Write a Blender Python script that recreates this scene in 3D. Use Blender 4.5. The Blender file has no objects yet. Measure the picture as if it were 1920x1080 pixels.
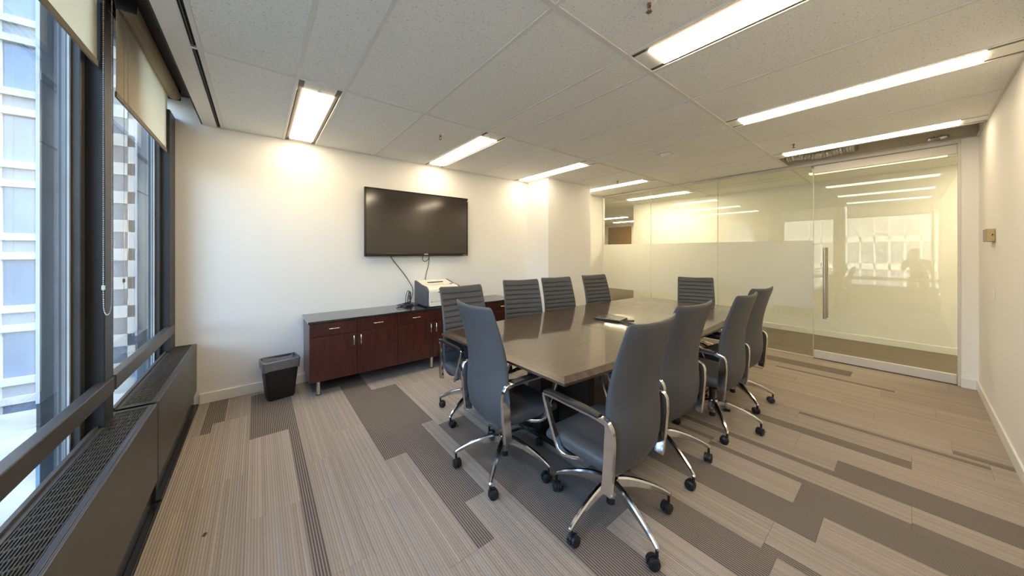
import bpy, math, random
from mathutils import Vector, Matrix
random.seed(7)
SC = bpy.context.scene
COL = SC.collection
PI = math.pi
R = math.radians

# ------------------------------------------------------------------ camera, world, exposure
cam_d = bpy.data.cameras.new('camera')
cam_d.sensor_fit = 'HORIZONTAL'; cam_d.sensor_width = 36.0
cam_d.lens = 597.0 / 1920.0 * 36.0
cam_d.shift_y = -(540 - 472.4) / 1920.0
cam_d.clip_start = 0.02; cam_d.clip_end = 500
cam = bpy.data.objects.new('camera', cam_d); COL.objects.link(cam)
cam.location = (0, 0, 1.47); cam.rotation_euler = (PI / 2, 0, R(-38.63))
SC.camera = cam

world = bpy.data.worlds.new('world'); SC.world = world; world.use_nodes = True
nt = world.node_tree
bg = nt.nodes['Background']
sky = nt.nodes.new('ShaderNodeTexSky'); sky.sky_type = 'NISHITA'
sky.sun_disc = False; sky.sun_elevation = R(34); sky.sun_rotation = R(83)
sky.air_density = 1.2; sky.dust_density = 3.0; sky.ozone_density = 1.0
nt.links.new(sky.outputs[0], bg.inputs[0]); bg.inputs[1].default_value = 2.3
SUN = bpy.data.lights.new('sun', 'SUN'); SUN.energy = 20.0; SUN.angle = R(3); SUN.color = (1.0, 0.95, 0.86)
suno = bpy.data.objects.new('sun', SUN); COL.objects.link(suno)
suno.rotation_euler = Vector((-0.78, -0.10, -0.60)).to_track_quat('-Z', 'Y').to_euler()
LAMP = 17.2                       # emission of the ceiling lenses
LAMP_COL = (1.0, 0.81, 0.55)
SC.view_settings.view_transform = 'Standard'; SC.view_settings.look = 'None'
SC.view_settings.exposure = 0.17; SC.view_settings.gamma = 1.0
SC.view_settings.use_curve_mapping = False
SC.cycles.use_denoising = True
SC.cycles.max_bounces = 12; SC.cycles.transparent_max_bounces = 24
SC.cycles.diffuse_bounces = 6; SC.cycles.glossy_bounces = 5
SC.cycles.sample_clamp_indirect = 8.0
SC.cycles.caustics_reflective = False; SC.cycles.caustics_refractive = False

# ------------------------------------------------------------------ materials
def srgb(r, g, b):
    f = lambda c: (c / 255) / 12.92 if c / 255 <= .04045 else ((c / 255 + .055) / 1.055) ** 2.4
    return (f(r), f(g), f(b))

def new_mat(name):
    m = bpy.data.materials.new(name); m.use_nodes = True
    return m, m.node_tree.nodes, m.node_tree.links, m.node_tree.nodes['Principled BSDF']

def pbr(name, col, rough=.5, metal=0., spec=.5, coat=0., var=0., vscale=6., bump=0., bscale=80., stretch=(1, 1, 1), coat_rough=.1):
    m, N, L, p = new_mat(name)
    p.inputs['Base Color'].default_value = (*col, 1)
    p.inputs['Roughness'].default_value = rough; p.inputs['Metallic'].default_value = metal
    p.inputs['Specular IOR Level'].default_value = spec
    p.inputs['Coat Weight'].default_value = coat; p.inputs['Coat Roughness'].default_value = coat_rough
    if var or bump:
        tc = N.new('ShaderNodeTexCoord'); mp = N.new('ShaderNodeMapping'); mp.inputs['Scale'].default_value = stretch
        L.new(tc.outputs['Object'], mp.inputs['Vector'])
        if var:
            n = N.new('ShaderNodeTexNoise'); n.inputs['Scale'].default_value = vscale; n.inputs['Detail'].default_value = 4
            L.new(mp.outputs[0], n.inputs['Vector'])
            r = N.new('ShaderNodeMapRange'); r.inputs['From Min'].default_value = .3; r.inputs['From Max'].default_value = .7
            r.inputs['To Min'].default_value = 1 - var; r.inputs['To Max'].default_value = 1 + var
            L.new(n.outputs['Fac'], r.inputs['Value'])
            mx = N.new('ShaderNodeVectorMath'); mx.operation = 'SCALE'; mx.inputs[0].default_value = col
            L.new(r.outputs[0], mx.inputs['Scale']); L.new(mx.outputs[0], p.inputs['Base Color'])
        if bump:
            n2 = N.new('ShaderNodeTexNoise'); n2.inputs['Scale'].default_value = bscale; n2.inputs['Detail'].default_value = 3
            L.new(mp.outputs[0], n2.inputs['Vector'])
            b = N.new('ShaderNodeBump'); b.inputs['Strength'].default_value = bump; b.inputs['Distance'].default_value = .002
            L.new(n2.outputs['Fac'], b.inputs['Height']); L.new(b.outputs[0], p.inputs['Normal'])
    return m

def wood(name, c1, c2, rough, scale=(30, 2.2, 30), coat=0., coat_rough=.15, spec=.5):
    m, N, L, p = new_mat(name)
    tc = N.new('ShaderNodeTexCoord'); mp = N.new('ShaderNodeMapping'); mp.inputs['Scale'].default_value = scale
    n = N.new('ShaderNodeTexNoise'); n.inputs['Scale'].default_value = 1.6; n.inputs['Detail'].default_value = 7; n.inputs['Distortion'].default_value = .6
    cr = N.new('ShaderNodeValToRGB'); cr.color_ramp.elements[0].position = .3; cr.color_ramp.elements[1].position = .72
    cr.color_ramp.elements[0].color = (*c1, 1); cr.color_ramp.elements[1].color = (*c2, 1)
    L.new(tc.outputs['Object'], mp.inputs['Vector']); L.new(mp.outputs[0], n.inputs['Vector']); L.new(n.outputs['Fac'], cr.inputs['Fac'])
    L.new(cr.outputs[0], p.inputs['Base Color'])
    p.inputs['Roughness'].default_value = rough; p.inputs['Coat Weight'].default_value = coat; p.inputs['Coat Roughness'].default_value = coat_rough
    p.inputs['Specular IOR Level'].default_value = spec
    return m

def glass_mat(name, tint, boost=1.0, haze=0.0):
    m, N, L, p = new_mat(name)
    N.remove(p)
    out = N['Material Output']
    tr = N.new('ShaderNodeBsdfTransparent'); tr.inputs[0].default_value = (*tint, 1)
    gl = N.new('ShaderNodeBsdfGlossy'); gl.inputs['Roughness'].default_value = 0.0; gl.inputs[0].default_value = (1, 1, 1, 1)
    fr = N.new('ShaderNodeFresnel'); fr.inputs['IOR'].default_value = 1.5
    ge = N.new('ShaderNodeNewGeometry')                # the Fresnel node inverts the index on back faces: undo that for a thin unrefracted pane
    ir = N.new('ShaderNodeMapRange'); ir.inputs['To Min'].default_value = 1.5; ir.inputs['To Max'].default_value = 1 / 1.5
    L.new(ge.outputs['Backfacing'], ir.inputs['Value']); L.new(ir.outputs[0], fr.inputs['IOR'])
    mu = N.new('ShaderNodeMath'); mu.operation = 'MULTIPLY'; mu.inputs[1].default_value = boost; mu.use_clamp = True
    L.new(fr.outputs[0], mu.inputs[0])
    mix = N.new('ShaderNodeMixShader'); L.new(mu.outputs[0], mix.inputs[0]); L.new(tr.outputs[0], mix.inputs[1]); L.new(gl.outputs[0], mix.inputs[2])
    last = mix
    if haze:
        df = N.new('ShaderNodeBsdfTranslucent'); df.inputs[0].default_value = (.85, .88, .95, 1)
        tc = N.new('ShaderNodeTexCoord'); nz = N.new('ShaderNodeTexNoise'); nz.inputs['Scale'].default_value = 5; nz.inputs['Detail'].default_value = 5
        L.new(tc.outputs['Object'], nz.inputs['Vector'])
        mr = N.new('ShaderNodeMapRange'); mr.inputs['From Min'].default_value = .35; mr.inputs['From Max'].default_value = .75
        mr.inputs['To Min'].default_value = haze * .6; mr.inputs['To Max'].default_value = haze * 1.5
        L.new(nz.outputs['Fac'], mr.inputs['Value'])
        m2 = N.new('ShaderNodeMixShader'); L.new(mr.outputs[0], m2.inputs[0]); L.new(mix.outputs[0], m2.inputs[1]); L.new(df.outputs[0], m2.inputs[2]); last = m2
    L.new(last.outputs[0], out.inputs['Surface'])
    return m

def emit_mat(name, col, strength):
    m, N, L, p = new_mat(name)
    p.inputs['Base Color'].default_value = (.9, .9, .9, 1); p.inputs['Roughness'].default_value = .4
    p.inputs['Emission Color'].default_value = (*col, 1); p.inputs['Emission Strength'].default_value = strength
    return m

def ceiling_mat():
    m, N, L, p = new_mat('acoustic_tile')
    tc = N.new('ShaderNodeTexCoord'); mp = N.new('ShaderNodeMapping'); mp.inputs['Scale'].default_value = (1, 1.9, 1); mp.inputs['Rotation'].default_value = (0, 0, .6)
    L.new(tc.outputs['Object'], mp.inputs['Vector'])
    n = N.new('ShaderNodeTexNoise'); n.inputs['Scale'].default_value = 92; n.inputs['Detail'].default_value = 2.5
    L.new(mp.outputs[0], n.inputs['Vector'])
    cr = N.new('ShaderNodeValToRGB'); cr.color_ramp.elements[0].position = .30; cr.color_ramp.elements[1].position = .39
    cr.color_ramp.elements[0].color = (.56, .53, .46, 1); cr.color_ramp.elements[1].color = (.90, .90, .865, 1)
    L.new(n.outputs['Fac'], cr.inputs['Fac']); L.new(cr.outputs[0], p.inputs['Base Color'])
    b = N.new('ShaderNodeBump'); b.inputs['Strength'].default_value = .35; b.inputs['Distance'].default_value = .002
    L.new(cr.outputs[0], b.inputs['Height']); L.new(b.outputs[0], p.inputs['Normal'])
    p.inputs['Roughness'].default_value = .95
    return m

def carpet_mat():
    # object colour carries (tone, dark band start, dark band end) and alpha the accent-thread position, all in plank units
    m, N, L, p = new_mat('carpet_plank')
    def math_(op, a, b=None, clamp=False):
        n = N.new('ShaderNodeMath'); n.operation = op; n.use_clamp = clamp
        for i, v in enumerate((a, b)):
            if v is None: continue
            if isinstance(v, (int, float)): n.inputs[i].default_value = v
            else: L.new(v, n.inputs[i])
        return n.outputs[0]
    tc = N.new('ShaderNodeTexCoord'); sx = N.new('ShaderNodeSeparateXYZ'); L.new(tc.outputs['Object'], sx.inputs[0])
    oi = N.new('ShaderNodeObjectInfo'); sc = N.new('ShaderNodeSeparateColor'); L.new(oi.outputs['Color'], sc.inputs[0])
    u = math_('MULTIPLY', sx.outputs['X'], 4.0)                       # 0..1 across a 25 cm plank
    inband = math_('MULTIPLY', math_('GREATER_THAN', u, sc.outputs[1]), math_('LESS_THAN', u, sc.outputs[2]))
    rib = math_('SINE', math_('MULTIPLY', sx.outputs['X'], 2 * PI / .0125))
    ribd = math_('MULTIPLY', math_('ADD', rib, 1.0), .5)
    # per-rib random tone
    ri = math_('FLOOR', math_('DIVIDE', sx.outputs['X'], .0125))
    wn = N.new('ShaderNodeTexWhiteNoise'); wn.noise_dimensions = '2D'
    cb = N.new('ShaderNodeCombineXYZ'); L.new(ri, cb.inputs[0]); L.new(oi.outputs['Random'], cb.inputs[1]); L.new(cb.outputs[0], wn.inputs['Vector'])
    # yarn texture
    mp = N.new('ShaderNodeMapping'); mp.inputs['Scale'].default_value = (260, 110, 1); L.new(tc.outputs['Object'], mp.inputs['Vector'])
    yn = N.new('ShaderNodeTexNoise'); yn.inputs['Scale'].default_value = 1.0; yn.inputs['Detail'].default_value = 2; L.new(mp.outputs[0], yn.inputs['Vector'])
    light = N.new('ShaderNodeMix'); light.data_type = 'RGBA'
    light.inputs[6].default_value = (.235, .197, .163, 1); light.inputs[7].default_value = (.48, .41, .34, 1)
    fl = math_('ADD', math_('MULTIPLY', ribd, .38), math_('ADD', math_('MULTIPLY', wn.outputs['Value'], .30), math_('MULTIPLY', yn.outputs['Fac'], .42)), True)
    L.new(fl, light.inputs[0])
    dark = N.new('ShaderNodeMix'); dark.data_type = 'RGBA'
    dark.inputs[6].default_value = (.12, .10, .085, 1); dark.inputs[7].default_value = (.45, .385, .32, 1)
    fd = math_('MULTIPLY', math_('POWER', ribd, 2.6), math_('ADD', .55, math_('MULTIPLY', yn.outputs['Fac'], .45)))
    L.new(fd, dark.inputs[0])
    mx = N.new('ShaderNodeMix'); mx.data_type = 'RGBA'; L.new(inband, mx.inputs[0]); L.new(light.outputs[2], mx.inputs[6]); L.new(dark.outputs[2], mx.inputs[7])
    # accent thread
    acc = math_('LESS_THAN', math_('ABSOLUTE', math_('SUBTRACT', u, oi.outputs['Alpha'])), .011)
    mx2 = N.new('ShaderNodeMix'); mx2.data_type = 'RGBA'; L.new(math_('MULTIPLY', acc, .75), mx2.inputs[0]); L.new(mx.outputs[2], mx2.inputs[6])
    ac = N.new('ShaderNodeMix'); ac.data_type = 'RGBA'; L.new(math_('GREATER_THAN', oi.outputs['Random'], .55), ac.inputs[0])
    ac.inputs[6].default_value = (.30, .34, .37, 1); ac.inputs[7].default_value = (.50, .43, .31, 1)
    L.new(ac.outputs[2], mx2.inputs[7])
    tone = N.new('ShaderNodeVectorMath'); tone.operation = 'SCALE'; L.new(mx2.outputs[2], tone.inputs[0]); L.new(sc.outputs[0], tone.inputs['Scale'])
    L.new(tone.outputs[0], p.inputs['Base Color'])
    p.inputs['Roughness'].default_value = 1.0; p.inputs['Specular IOR Level'].default_value = .12
    b = N.new('ShaderNodeBump'); b.inputs['Strength'].default_value = .5; b.inputs['Distance'].default_value = .003
    L.new(math_('ADD', ribd, yn.outputs['Fac']), b.inputs['Height']); L.new(b.outputs[0], p.inputs['Normal'])
    return m

def film_mat():
    m, N, L, p = new_mat('frosted_film')
    N.remove(p)
    d = N.new('ShaderNodeBsdfDiffuse'); d.inputs[0].default_value = (.76, .79, .79, 1)
    t = N.new('ShaderNodeBsdfTranslucent'); t.inputs[0].default_value = (.86, .86, .80, 1)
    a = N.new('ShaderNodeMixShader'); a.inputs[0].default_value = .55; L.new(d.outputs[0], a.inputs[1]); L.new(t.outputs[0], a.inputs[2])
    tr = N.new('ShaderNodeBsdfTransparent'); tr.inputs[0].default_value = (.9, .92, .9, 1)
    b = N.new('ShaderNodeMixShader'); b.inputs[0].default_value = .08; L.new(a.outputs[0], b.inputs[1]); L.new(tr.outputs[0], b.inputs[2])
    g = N.new('ShaderNodeBsdfGlossy'); g.inputs['Roughness'].default_value = .35
    c = N.new('ShaderNodeMixShader'); c.inputs[0].default_value = .06; L.new(b.outputs[0], c.inputs[1]); L.new(g.outputs[0], c.inputs[2])
    L.new(c.outputs[0], N['Material Output'].inputs['Surface'])
    return m

def bag_mat():
    m, N, L, p = new_mat('bin_liner')
    p.inputs['Base Color'].default_value = (.24, .24, .25, 1); p.inputs['Roughness'].default_value = .2; p.inputs['Specular IOR Level'].default_value = .9
    tc = N.new('ShaderNodeTexCoord'); n = N.new('ShaderNodeTexNoise'); n.inputs['Scale'].default_value = 22; n.inputs['Detail'].default_value = 3; n.inputs['Distortion'].default_value = 1.5
    L.new(tc.outputs['Object'], n.inputs['Vector'])
    b = N.new('ShaderNodeBump'); b.inputs['Strength'].default_value = .9; b.inputs['Distance'].default_value = .02
    L.new(n.outputs['Fac'], b.inputs['Height']); L.new(b.outputs[0], p.inputs['Normal'])
    p.inputs['Alpha'].default_value = .8
    return m

MT = {}
MT['wall'] = pbr('wall_paint', (.85, .84, .81), .75, spec=.3, bump=.12, bscale=160)
MT['trimw'] = pbr('white_trim_paint', (.82, .81, .78), .4, bump=.03)
MT['ceil'] = ceiling_mat()
MT['tee'] = pbr('tee_white', (.76, .755, .71), .5, bump=.02)
MT['slab'] = pbr('plenum_dark', (.16, .15, .135), .9, var=.3)
MT['carpet'] = carpet_mat()
MT['under'] = pbr('carpet_backing', (.09, .072, .056), 1.0, spec=.1, var=.2)
MT['bronze'] = pbr('dark_bronze_metal', (.052, .050, .050), .42, metal=.35, var=.12, bump=.03)
MT['navy'] = pbr('mullion_paint', (.020, .023, .030), .45, bump=.03)
MT['rail'] = pbr('bronze_rail', (.085, .078, .072), .38, metal=.4, var=.1)
MT['heater'] = pbr('heater_enamel', (.105, .098, .090), .42, metal=.45, bump=.05, var=.06)
MT['heatertop'] = pbr('heater_top_enamel', (.10, .10, .105), .4, metal=.4, bump=.04)
MT['grille'] = pbr('grille_metal', (.095, .085, .07), .45, metal=.4, bump=.04)
MT['black'] = pbr('black_plastic', (.015, .015, .016), .45, bump=.05)
MT['blackgloss'] = pbr('black_vinyl_plinth', (.02, .02, .024), .22, var=.3, bump=.2, bscale=25)
MT['matteblack'] = pbr('matte_black', (.010, .010, .010), .8, var=.1)
MT['pocket'] = pbr('blind_pocket_brown', (.040, .034, .031), .6, var=.15)
MT['blind'] = pbr('blind_fabric', (.36, .315, .235), .9, spec=.1, bump=.25, bscale=500, var=.03)
def fabric_mat():
    m, N, L, p = new_mat('blind_fabric')
    p.inputs['Base Color'].default_value = (.62, .53, .38, 1); p.inputs['Roughness'].default_value = .9
    tl = N.new('ShaderNodeBsdfTranslucent'); tl.inputs[0].default_value = (.62, .485, .29, 1)
    tc = N.new('ShaderNodeTexCoord'); n = N.new('ShaderNodeTexNoise'); n.inputs['Scale'].default_value = 400; L.new(tc.outputs['Object'], n.inputs['Vector'])
    b = N.new('ShaderNodeBump'); b.inputs['Strength'].default_value = .2; b.inputs['Distance'].default_value = .001; L.new(n.outputs['Fac'], b.inputs['Height']); L.new(b.outputs[0], p.inputs['Normal'])
    mx = N.new('ShaderNodeMixShader'); mx.inputs[0].default_value = .45; L.new(p.outputs[0], mx.inputs[1]); L.new(tl.outputs[0], mx.inputs[2])
    L.new(mx.outputs[0], N['Material Output'].inputs['Surface']); return m
MT['blind'] = fabric_mat()
MT['hem'] = pbr('blind_hem', (.21, .175, .13), .8, bump=.1)
MT['chain'] = pbr('bead_chain_nickel', (.62, .60, .54), .3, metal=.7, bump=.02)
MT['leather'] = pbr('grey_leather', (.064, .066, .070), .46, spec=.5, bump=.35, bscale=260, var=.06)
MT['chrome'] = pbr('polished_aluminium', (.74, .73, .72), .13, metal=1.0, var=.03, vscale=20)
MT['steel'] = pbr('brushed_steel', (.50, .46, .40), .33, metal=1.0, bump=.1, bscale=90, stretch=(1, 1, .05))
MT['nickel'] = pbr('satin_nickel', (.86, .80, .66), .25, metal=.9, bump=.02)
MT['castor'] = pbr('castor_black', (.014, .014, .016), .38, bump=.04)
MT['table'] = wood('dark_walnut_table', (.036, .021, .0115), (.076, .045, .025), .34, scale=(2.0, 26, 26), coat=.9, coat_rough=.05, spec=.12)
MT['edge'] = wood('walnut_bevel', (.046, .030, .019), (.100, .066, .043), .36, scale=(26, 2.5, 26), coat=.3, coat_rough=.25, spec=.3)
MT['pedestal'] = wood('dark_pedestal', (.014, .010, .008), (.03, .021, .015), .5)
MT['mahog'] = wood('mahogany_veneer', (.040, .0085, .0060), (.082, .0185, .0120), .33, scale=(26, 26, 2.2), coat=.25, coat_rough=.2)
MT['worktop'] = pbr('credenza_black_top', (.022, .021, .021), .16, spec=.6, coat=.5, var=.25, vscale=60)
MT['tvframe'] = pbr('tv_frame', (.012, .010, .010), .2, bump=.02)
MT['screen'] = pbr('tv_screen', (.026, .020, .015), .12, spec=1.0, bump=.01)
MT['cable'] = pbr('black_cable', (.03, .028, .026), .5, bump=.03)
MT['cableblue'] = pbr('blue_cable', (.05, .07, .14), .5, bump=.03)
MT['cream'] = pbr('printer_cream', (.80, .775, .68), .4, bump=.03)
MT['pgrey'] = pbr('printer_grey', (.075, .078, .085), .5, bump=.1, bscale=200)
MT['pdark'] = pbr('printer_slot', (.06, .048, .035), .6, bump=.02)
MT['mark'] = pbr('emblem_bronze', (.22, .13, .06), .35, metal=.3, bump=.02)
MT['blue'] = pbr('label_blue', (.02, .03, .12), .5, bump=.02)
MT['yellow'] = pbr('label_yellow', (.75, .55, .10), .5, bump=.02)
MT['silver'] = pbr('silver_mark', (.75, .75, .72), .3, metal=.5, bump=.02)
MT['bin'] = pbr('bin_plastic', (.013, .013, .014), .5, bump=.3, bscale=220)
MT['bag'] = bag_mat()
MT['film'] = film_mat()
MT['glass'] = glass_mat('partition_glass', (.966, .985, .932), 1.0)
MT['wglass'] = glass_mat('window_glass', (.90, .95, .985), 1.2, haze=.010)
MT['joint'] = pbr('glass_edge_green', (.62, .64, .50), .25, spec=.8, bump=.01)
MT['alu'] = pbr('satin_aluminium_rail', (.66, .63, .58), .42, metal=.25, bump=.05)
MT['lens'] = emit_mat('lens_glow', LAMP_COL, LAMP)
MT['lens_corridor'] = emit_mat('corridor_lens_glow', LAMP_COL, LAMP * 4.2)
MT['slotbrown'] = pbr('fixture_air_slot', (.115, .092, .080), .6, bump=.02)
MT['foil'] = pbr('foil_duct', (.62, .62, .58), .3, metal=.9, bump=.9, bscale=18)
MT['beige'] = pbr('plenum_board', (.62, .54, .40), .8, var=.1)
MT['oak'] = wood('oak_door', (.19, .095, .028), (.30, .165, .055), .45)
MT['facade'] = pbr('facade_white', (.37, .365, .345), .8, var=.08, vscale=1.5)
MT['facpale'] = pbr('facade_concrete', (.42, .41, .38), .8, var=.1, vscale=1.5)
MT['facgrey'] = pbr('facade_grey', (.20, .22, .24), .7, var=.12, vscale=.8)
MT['facglass'] = pbr('facade_glass', (.12, .17, .25), .08, metal=.0, spec=.6, var=.35, vscale=.35)
MT['darkglass'] = pbr('facade_dark_glass', (.10, .12, .16), .1, spec=.9, var=.3, vscale=.6)
MT['pier'] = pbr('pier_panel', (.74, .74, .78), .5, var=.06, vscale=2.0)
MT['pierblue'] = pbr('sill_panel', (.26, .40, .56), .4, var=.35, vscale=7.0)
MT['pierdark'] = pbr('pier_shadow_joint', (.04, .05, .055), .5, var=.2)
MT['street'] = pbr('street_paving', (.085, .100, .104), .8, var=.35, vscale=.4)
MT['curb'] = pbr('pale_curb', (.46, .47, .46), .6, var=.1)
MT['switch'] = pbr('switch_white', (.83, .82, .78), .35, bump=.02)
MT['brass'] = pbr('thermostat_tan', (.50, .40, .20), .45, bump=.05)
MT['tanp'] = pbr('thermostat_grey', (.33, .27, .22), .5, bump=.05)
MT['skin'] = pbr('skin', (.52, .34, .25), .55, var=.06)
MT['shirt'] = pbr('dark_shirt', (.05, .052, .06), .85, var=.12, bump=.2)
MT['hair'] = pbr('dark_hair', (.022, .016, .012), .6, bump=.4)
MT['device'] = pbr('device_black', (.012, .012, .014), .25, bump=.02)
MT['devtop'] = pbr('device_lid', (.055, .045, .036), .16, spec=.8, bump=.01)
MT['red'] = pbr('red_dot', (.5, .08, .04), .4, bump=.02)

# ------------------------------------------------------------------ mesh helpers
class MB:
    def __init__(s): s.v = []; s.f = []
    def add(s, vs, fs):
        o = len(s.v); s.v += [tuple(v) for v in vs]; s.f += [tuple(i + o for i in f) for f in fs]; return s
    def box(s, x0, x1, y0, y1, z0, z1):
        return s.add([(x0, y0, z0), (x1, y0, z0), (x1, y1, z0), (x0, y1, z0), (x0, y0, z1), (x1, y0, z1), (x1, y1, z1), (x0, y1, z1)],
                     [(0, 3, 2, 1), (4, 5, 6, 7), (0, 1, 5, 4), (1, 2, 6, 5), (2, 3, 7, 6), (3, 0, 4, 7)])
    def loft(s, rings, caps=True, closed=True):
        n = len(rings[0]); vs = [p for r in rings for p in r]; fs = []
        for i in range(len(rings) - 1):
            for j in range(n if closed else n - 1):
                k = (j + 1) % n
                fs.append((i * n + j, i * n + k, (i + 1) * n + k, (i + 1) * n + j))
        if caps:
            fs.append(tuple(range(n - 1, -1, -1))); b = (len(rings) - 1) * n; fs.append(tuple(range(b, b + n)))
        return s.add(vs, fs)
    def cyl(s, p0, p1, r0, r1=None, n=16):
        r1 = r0 if r1 is None else r1
        p0 = Vector(p0); p1 = Vector(p1); t = (p1 - p0).normalized()
        a = t.orthogonal().normalized(); b = t.cross(a)
        ring = lambda p, r: [p + r * (math.cos(2 * PI * i / n) * a + math.sin(2 * PI * i / n) * b) for i in range(n)]
        return s.loft([ring(p0, r0), ring(p1, r1)])
    def tube(s, pts, r, n=8, caps=True):
        pts = [Vector(p) for p in pts]; rings = []; a = None
        for i, p in enumerate(pts):
            t = (pts[min(i + 1, len(pts) - 1)] - pts[max(i - 1, 0)]).normalized()
            if a is None: a = t.orthogonal().normalized()
            a = (a - t * a.dot(t)).normalized(); b = t.cross(a)
            rr = r[i] if isinstance(r, (list, tuple)) else r
            rings.append([p + rr * (math.cos(2 * PI * k / n) * a + math.sin(2 * PI * k / n) * b) for k in range(n)])
        return s.loft(rings, caps)
    def sweep(s, pts, sizes, side, ch=.3):
        """flat bar: half width a along `side`, half thickness b normal to it"""
        pts = [Vector(p) for p in pts]; S = Vector(side).normalized(); rings = []
        for i, p in enumerate(pts):
            t = (pts[min(i + 1, len(pts) - 1)] - pts[max(i - 1, 0)]).normalized()
            nn = S.cross(t).normalized(); a, b = sizes[i] if isinstance(sizes, list) else sizes
            c = ch * min(a, b)
            rings.append([p + x * S + y * nn for x, y in ((-a + c, -b), (a - c, -b), (a, -b + c), (a, b - c), (a - c, b), (-a + c, b), (-a, b - c), (-a, -b + c))])
        return s.loft(rings)
    def build(s, name, m, parent=None, smooth=False, bevel=0, seg=2, loc=None, rot=None):
        me = bpy.data.meshes.new(name); me.from_pydata(s.v, [], s.f); me.update()
        me.materials.append(m)
        o = bpy.data.objects.new(name, me); COL.objects.link(o)
        if smooth:
            me.polygons.foreach_set('use_smooth', [True] * len(me.polygons))
            me.set_sharp_from_angle(angle=R(42))
        if bevel:
            b = o.modifiers.new('bevel', 'BEVEL'); b.width = bevel; b.segments = seg; b.limit_method = 'ANGLE'; b.angle_limit = R(40)
        if parent is not None: o.parent = parent
        if loc is not None: o.location = loc
        if rot is not None: o.rotation_euler = rot
        return o

def box(name, x0, x1, y0, y1, z0, z1, m, parent=None, bevel=0):
    """box with its own origin at its centre, so procedural materials sit on the thing"""
    c = Vector(((x0 + x1) / 2, (y0 + y1) / 2, (z0 + z1) / 2))
    o = MB().box(x0 - c.x, x1 - c.x, y0 - c.y, y1 - c.y, z0 - c.z, z1 - c.z).build(name, m, parent, bevel=bevel)
    o.location = c
    return o

def catmull(keys, t):
    xs = [k[0] for k in keys]
    if t <= xs[0]: return keys[0][1]
    if t >= xs[-1]: return keys[-1][1]
    i = max(j for j in range(len(xs) - 1) if xs[j] <= t)
    x0, x1 = xs[i], xs[i + 1]; u = (t - x0) / (x1 - x0)
    def tan(j):
        a = max(j - 1, 0); b = min(j + 1, len(xs) - 1)
        return (keys[b][1] - keys[a][1]) / (xs[b] - xs[a])
    m0, m1 = tan(i) * (x1 - x0), tan(i + 1) * (x1 - x0); y0, y1 = keys[i][1], keys[i + 1][1]
    return (2*u**3 - 3*u**2 + 1) * y0 + (u**3 - 2*u**2 + u) * m0 + (-2*u**3 + 3*u**2) * y1 + (u**3 - u**2) * m1

def smooth_path(pts, n=6):
    """Catmull-Rom through 3-D points"""
    P_ = [Vector(p) for p in pts]; out = []
    for i in range(len(P_) - 1):
        p0 = P_[max(i - 1, 0)]; p1 = P_[i]; p2 = P_[i + 1]; p3 = P_[min(i + 2, len(P_) - 1)]
        for k in range(n):
            t = k / n
            out.append(.5 * ((2 * p1) + (p2 - p0) * t + (2 * p0 - 5 * p1 + 4 * p2 - p3) * t * t + (3 * p1 - p0 - 3 * p2 + p3) * t ** 3))
    out.append(P_[-1]); return out

def tag(o, label=None, cat=None, group=None, kind=None):
    if label: o['label'] = label
    if cat: o['category'] = cat
    if group: o['group'] = group
    if kind: o['kind'] = kind
    return o

def empty(name, loc=(0, 0, 0), rz=0, label=None, cat=None, group=None, kind=None):
    o = bpy.data.objects.new(name, None); COL.objects.link(o); o.empty_display_size = .1
    o.location = loc; o.rotation_euler = (0, 0, rz)
    return tag(o, label, cat, group, kind)

def copy_tree(o, parent=None):
    c = o.copy(); COL.objects.link(c)
    if parent is not None: c.parent = parent
    for ch in list(o.children): copy_tree(ch, c)
    return c

def struct(o, label=None):
    o['kind'] = 'structure'
    if label: o['label'] = label
    return o

# ------------------------------------------------------------------ room constants
XW = -.60       # inner plane of window frames
YN = 4.28       # wall with the television
YS = -.454      # wall on the right
XE = 6.03       # glass partition
XC = 7.75       # corridor wall behind the glass
H = 2.70

# ------------------------------------------------------------------ floor
fl = struct(box('floor', -.75, 13.4, -3.0, 10.8, -.15, -.006, MT['under']), 'brown striped plank carpet')
def plank_mesh(name, w, l):
    me = bpy.data.meshes.new(name)
    b = MB().box(.0006, w - .0006, .0006, l - .0006, -.005, 0)
    me.from_pydata(b.v, [], b.f); me.materials.append(MT['carpet']); return me
PW, PL = .25, .975
plank = plank_mesh('carpet_plank', PW, PL)
offs = {-2: 3.55, -1: 2.75, 0: 2.25, 1: 1.635, 2: 1.955, 3: 2.31, 4: 1.633}
rng = random.Random(11)
fixed = {}
def fx(col, ymid, val): fixed.setdefault(col, []).append((ymid, val))
FULL = (0, 1)
fx(0, 3.8, (.95, 0, 1, 9)); fx(0, 2.7, (1.06, 2, 2, .24)); fx(0, 1.8, (1.0, 2, 2, .55))
for y in (3.1, 2.1, 1.2, 4.0): fx(1, y, (.98, .0, .27, .60))
fx(-1, 3.9, (.9, 0, .3, 9)); fx(-2, 3.9, (.9, .3, 1, 9)); fx(-1, 2.4, (.98, 2, 2, .5)); fx(-2, 2.9, (1.0, 2, 2, .75))
fx(2, 2.4, (1.05, 2, 2, 9)); fx(2, 1.4, (1.0, 2, 2, .7)); fx(2, 3.4, (1.0, 2, 2, .45))
fx(3, 2.8, (.95, 0, 1, 9)); fx(3, 3.7, (.95, 0, 1, 9)); fx(3, 1.8, (1.0, .60, 1, .2)); fx(3, 1.0, (1.0, 2, 2, .5))
fx(4, 2.1, (.98, 0, .56, .8)); fx(4, 3.1, (.95, 0, 1, 9)); fx(4, 1.2, (1.0, 2, 2, .3)); fx(4, 3.9, (1.08, 2, 2, 9))
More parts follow.
